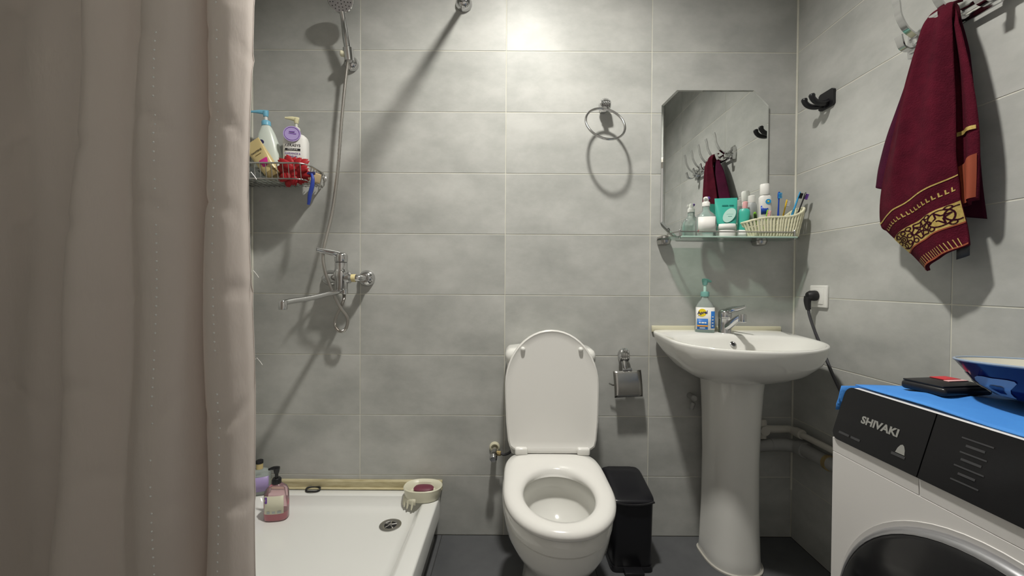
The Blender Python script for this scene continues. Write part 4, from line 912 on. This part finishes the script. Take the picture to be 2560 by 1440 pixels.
# sloped fascia: silver-white strip below, glossy black above
DIV = -1.043
def fas(y0, y1, p0, p1, d=.02, inset=.0):
    (xa, za), (xb, zb) = p0, p1
    nx, nz = (zb - za), -(xb - xa); L_ = math.hypot(nx, nz); nx, nz = nx / L_, nz / L_
    poly = [(xa, za), (xb, zb), (xb + nx * d, zb + nz * d), (xa + nx * d, za + nz * d)]
    return B().prism(poly, y0, y1, lambda x, z, y: (x, y, z))
ob('lower_strip', fas(DIV + .0008, WY1, (WX, .724), (WX - .001, .751), .05), 'white_enamel', wm)
ob('lower_strip', fas(WY0, DIV - .0008, (WX, .724), (WX - .001, .751), .05), 'white_enamel', wm)
PB, PT_ = (WX - .001, .751), (WX + .030, .853)
def pan(y0, y1, corner):
    """sloped glossy panel with rounded outer corners, in (y, along-slope) space"""
    L_ = math.hypot(PT_[0] - PB[0], PT_[1] - PB[1]); ux, uz = (PT_[0] - PB[0]) / L_, (PT_[1] - PB[1]) / L_; nx, nz = -uz, ux
    c = .016; pts = []
    for (yy, ss, a0, on) in ((y1, 0, 3 * PI / 2, corner == 'far'), (y1, L_, 0, corner == 'far'), (y0, L_, PI / 2, corner == 'near'), (y0, 0, PI, corner == 'near')):
        sy = -1 if yy == y1 else 1; sz_ = 1 if ss == 0 else -1
        if on: pts += [(yy + sy * c + c * math.cos(a0 + PI / 2 * k / 5), ss + sz_ * c + c * math.sin(a0 + PI / 2 * k / 5)) for k in range(6)]
        else: pts.append((yy, ss))
    return B().prism(pts, .004, -.03, lambda y, s_, d: (PB[0] + ux * s_ + nx * d, y, PB[1] + uz * s_ + nz * d))
dw = ob('drawer_front', pan(DIV + .001, WY1, 'far'), 'glossy_black', wm, ang=30)
cp = ob('control_panel', pan(WY0, DIV - .001, 'near'), 'glossy_black', wm, ang=30)
Lp = math.hypot(PT_[0] - PB[0], PT_[1] - PB[1]); uvec = Vector(((PT_[0] - PB[0]) / Lp, 0, (PT_[1] - PB[1]) / Lp)); nvec = Vector((-uvec.z, 0, uvec.x)); xvec = Vector((0, -1, 0))
def onpan(y, s_, d=.0046):
    o = Vector((PB[0], y, PB[1])) + uvec * s_ + nvec * d - Vector(wm.location)
    M = Matrix((xvec, uvec, nvec)).transposed().to_4x4(); M.translation = o; return M
txt('brand_print', 'SHIVAKI', .0185, 'grey_print', dw, onpan(-.960, .054), bold=.0007, sx=1.10)
for y_, w_ in ((-.897, .024), (-.923, .020)):
    ob('small_print', B().prism([(-w_ / 2, 0), (w_ / 2, 0), (w_ / 2, .0042), (-w_ / 2, .0042)], .0042, .0047, lambda x, s_, d, y_=y_: tuple(onpan(y_ - x, .0135 + s_, d).translation + Vector(wm.location))), 'dim_print', dw)
bd2 = B().prism([(-.008, -.004), (.008, -.004), (.0062, .004), (.003, .010), (0, .0118), (-.003, .010), (-.0062, .004)], .0042, .0048, lambda x, s_, d: tuple(onpan(-1.008 - x, .028 + s_, d).translation + Vector(wm.location)))
ob('badge', bd2, 'grey_print', dw)
ob('badge_bar', B().prism([(-.012, -.010), (.012, -.010), (.012, -.0055), (-.012, -.0055)], .0042, .0048, lambda x, s_, d: tuple(onpan(-1.006 - x, .028 + s_, d).translation + Vector(wm.location))), 'dim_print', dw)
for k in range(7):
    w_ = (.036, .022, .038, .026, .034, .024, .040)[k]
    ob('menu_print', B().prism([(-w_ / 2, 0), (w_ / 2, 0), (w_ / 2, .0022 + .0012 * (k % 2)), (-w_ / 2, .0022 + .0012 * (k % 2))], .0042, .0047, lambda x, s_, d, k=k: tuple(onpan(-1.105 - x, .020 + .0105 * k + s_, d).translation + Vector(wm.location))), 'dim_print', cp)
ob('program_dial', B().lathe([(.030, 0), (.030, .012), (.026, .016), (.004, .017)], Vector((PB[0], -1.30, PB[1])) + uvec * .05 + nvec * .003, rotm(nvec), n=32), 'silver_trim', wm)
# porthole door
DC = Vector((WX, -1.155, .440)); dm = rotm((-1, 0, 0))
door = ob('door', B().lathe([(.258, -.002), (.258, .004), (.255, .011), (.250, .015), (.2475, .015), (.245, .010)], DC, dm, n=72, cap1=False), 'silver_trim', wm)
ob('door_glass', B().lathe([(.2475, .008), (.2470, .014), (.240, .021), (.14, .030), (.01, .032)], DC, dm, n=72), 'glossy_black', door)
ob('door_recess', B().lathe([(.267, -.001), (.266, .0018), (.258, .0005)], DC, dm, n=72, cap1=False), 'white_enamel', wm)
for y in (WY0 + .06, WY1 - .06):
    for x in (WX + .07, 1.10): ob('foot', B().lathe([(.022, 0), (.022, .012), (.015, .022)], (x, y, 0), n=14), 'dark_rubber', wm)
# blue cover over the top
cvr = root('machine_cover', (.92, wyc, .8512), 'blue cloth cover spread on top of the washing machine', 'cover')
cr_ = []
for i in range(30):
    x = WX + .046 + (1.155 - WX - .046) * i / 29; row = []
    for j in range(36):
        y = WY1 + .004 - (wd + .006) * j / 35
        z = .8548 + .0012 * math.sin(19 * x + 13 * y) + .0010 * math.sin(31 * y - 7 * x)
        fold = math.exp(-((y + .955 + (x - .8) * .42) / .010) ** 2); z += .0045 * fold * (1 if x > .74 else 0)
        row.append(Vector((x, y, z)))
    cr_.append(row)
ob('top_sheet', B().grid(cr_), 'blue_cloth', cvr, ang=180, solid=.0016)
sideflap = [[Vector((WX + .020 + (1.15 - WX - .02) * i / 20 - .012 * (j / 4), WY1 + .0055 + .002 * math.sin(3 * j), .8530 - .048 * j / 4)) for i in range(21)] for j in range(5)]
ob('side_flap', B().grid(sideflap), 'blue_cloth', cvr, ang=180, solid=.0016)
# black device and bowl on the machine
ph = root('phone_case', (.795, -.928, .8580), 'flat black case lying on the blue machine cover', 'case', rot=(0, 0, math.radians(8)))
ob('case', B().box((.02, 0, .0085), (.105, .074, .016), .006, 3), 'black_plastic', ph, local=True)
ob('cover_flap', B().box((.02, .002, .0178), (.097, .066, .003), .001), 'dark_rubber', ph, local=True)
ob('card', B().box((.048, .020, .0204), (.036, .026, .0016), .0005), 'red_print', ph, local=True)
ob('card', B().box((.044, .000, .0203), (.044, .009, .0016), .0005), 'pink', ph, local=True)
BW = Vector((.893, -1.050, .8585)); bow = root('ceramic_bowl', BW, 'deep blue and white ceramic bowl on the washing machine', 'bowl', rot=(math.radians(-3.5), math.radians(1.5), 0))
R0 = .134
ob('shell', B().lathe([(.050, .0), (.052, .006), (.060, .009), (.088, .017), (.109, .034), (.122, .053), (R0, .071)], (0, 0, 0), n=72, cap1=False), 'bowl_blue', bow, local=True, ang=60)
ob('inner_glaze', B().lathe([(R0 - .003, .0708), (.119, .054), (.106, .037), (.080, .018), (.004, .014)], (0, 0, 0), n=72, cap0=False), 'bowl_white', bow, local=True, ang=60)
ob('rim', B().tube([(R0 * math.cos(a) - .001 * math.cos(a), (R0 - .001) * math.sin(a), .0714) for a in [2 * PI * k / 72 for k in range(72)]], .0022, 8, True), 'bowl_pale', bow, local=True)
ob('foot_ring', B().lathe([(.050, -.0005), (.054, .001), (.054, .010), (.050, .012)], (0, 0, 0), n=48), 'tan', bow, local=True)
shell = [(.060, .009), (.088, .017), (.109, .034), (.122, .053), (R0, .071)]
def onbowl(a, t, off=.0012):
    q = t * (len(shell) - 1); i = min(int(q), len(shell) - 2); f = q - i
    r_ = shell[i][0] * (1 - f) + shell[i + 1][0] * f; z = shell[i][1] * (1 - f) + shell[i + 1][1] * f
    return Vector(((r_ + off) * math.cos(a), (r_ + off) * math.sin(a), z - off * .6))
for k in range(9):
    a0 = 2 * PI * k / 9 + .15
    outl2 = [(.26 * math.cos(t) * (1 + .35 * math.cos(3 * t + k)), .30 * math.sin(t) * (1 + .30 * math.cos(2 * t))) for t in [2 * PI * j / 26 for j in range(26)]]
    v = [onbowl(a0, .48)] + [onbowl(a0 + x + .25 * y, .48 + y) for x, y in outl2]
    vm_ = [onbowl(a0 + x * .5 + .125 * y, .48 + y * .5) for x, y in outl2]; n = len(outl2)
    fs = [(0, 1 + n + j, 1 + n + (j + 1) % n) for j in range(n)] + [(1 + n + j, 1 + j, 1 + (j + 1) % n, 1 + n + (j + 1) % n) for j in range(n)]
    pm = ob('petal_print', B().add(v + vm_, fs), 'bowl_pale', bow, local=True, ang=60)
    v2 = [onbowl(a0 + .02, .44, .0020)] + [onbowl(a0 + .02 + x * .36 + .1 * y, .44 + y * .42, .0020) for x, y in outl2]
    ob('leaf_print', B().add(v2, [(0, 1 + j, 1 + (j + 1) % n) for j in range(n)]), 'bowl_blue', pm, local=True, ang=60)
for o in bpy.data.objects:
    if '_w' in o: del o['_w']
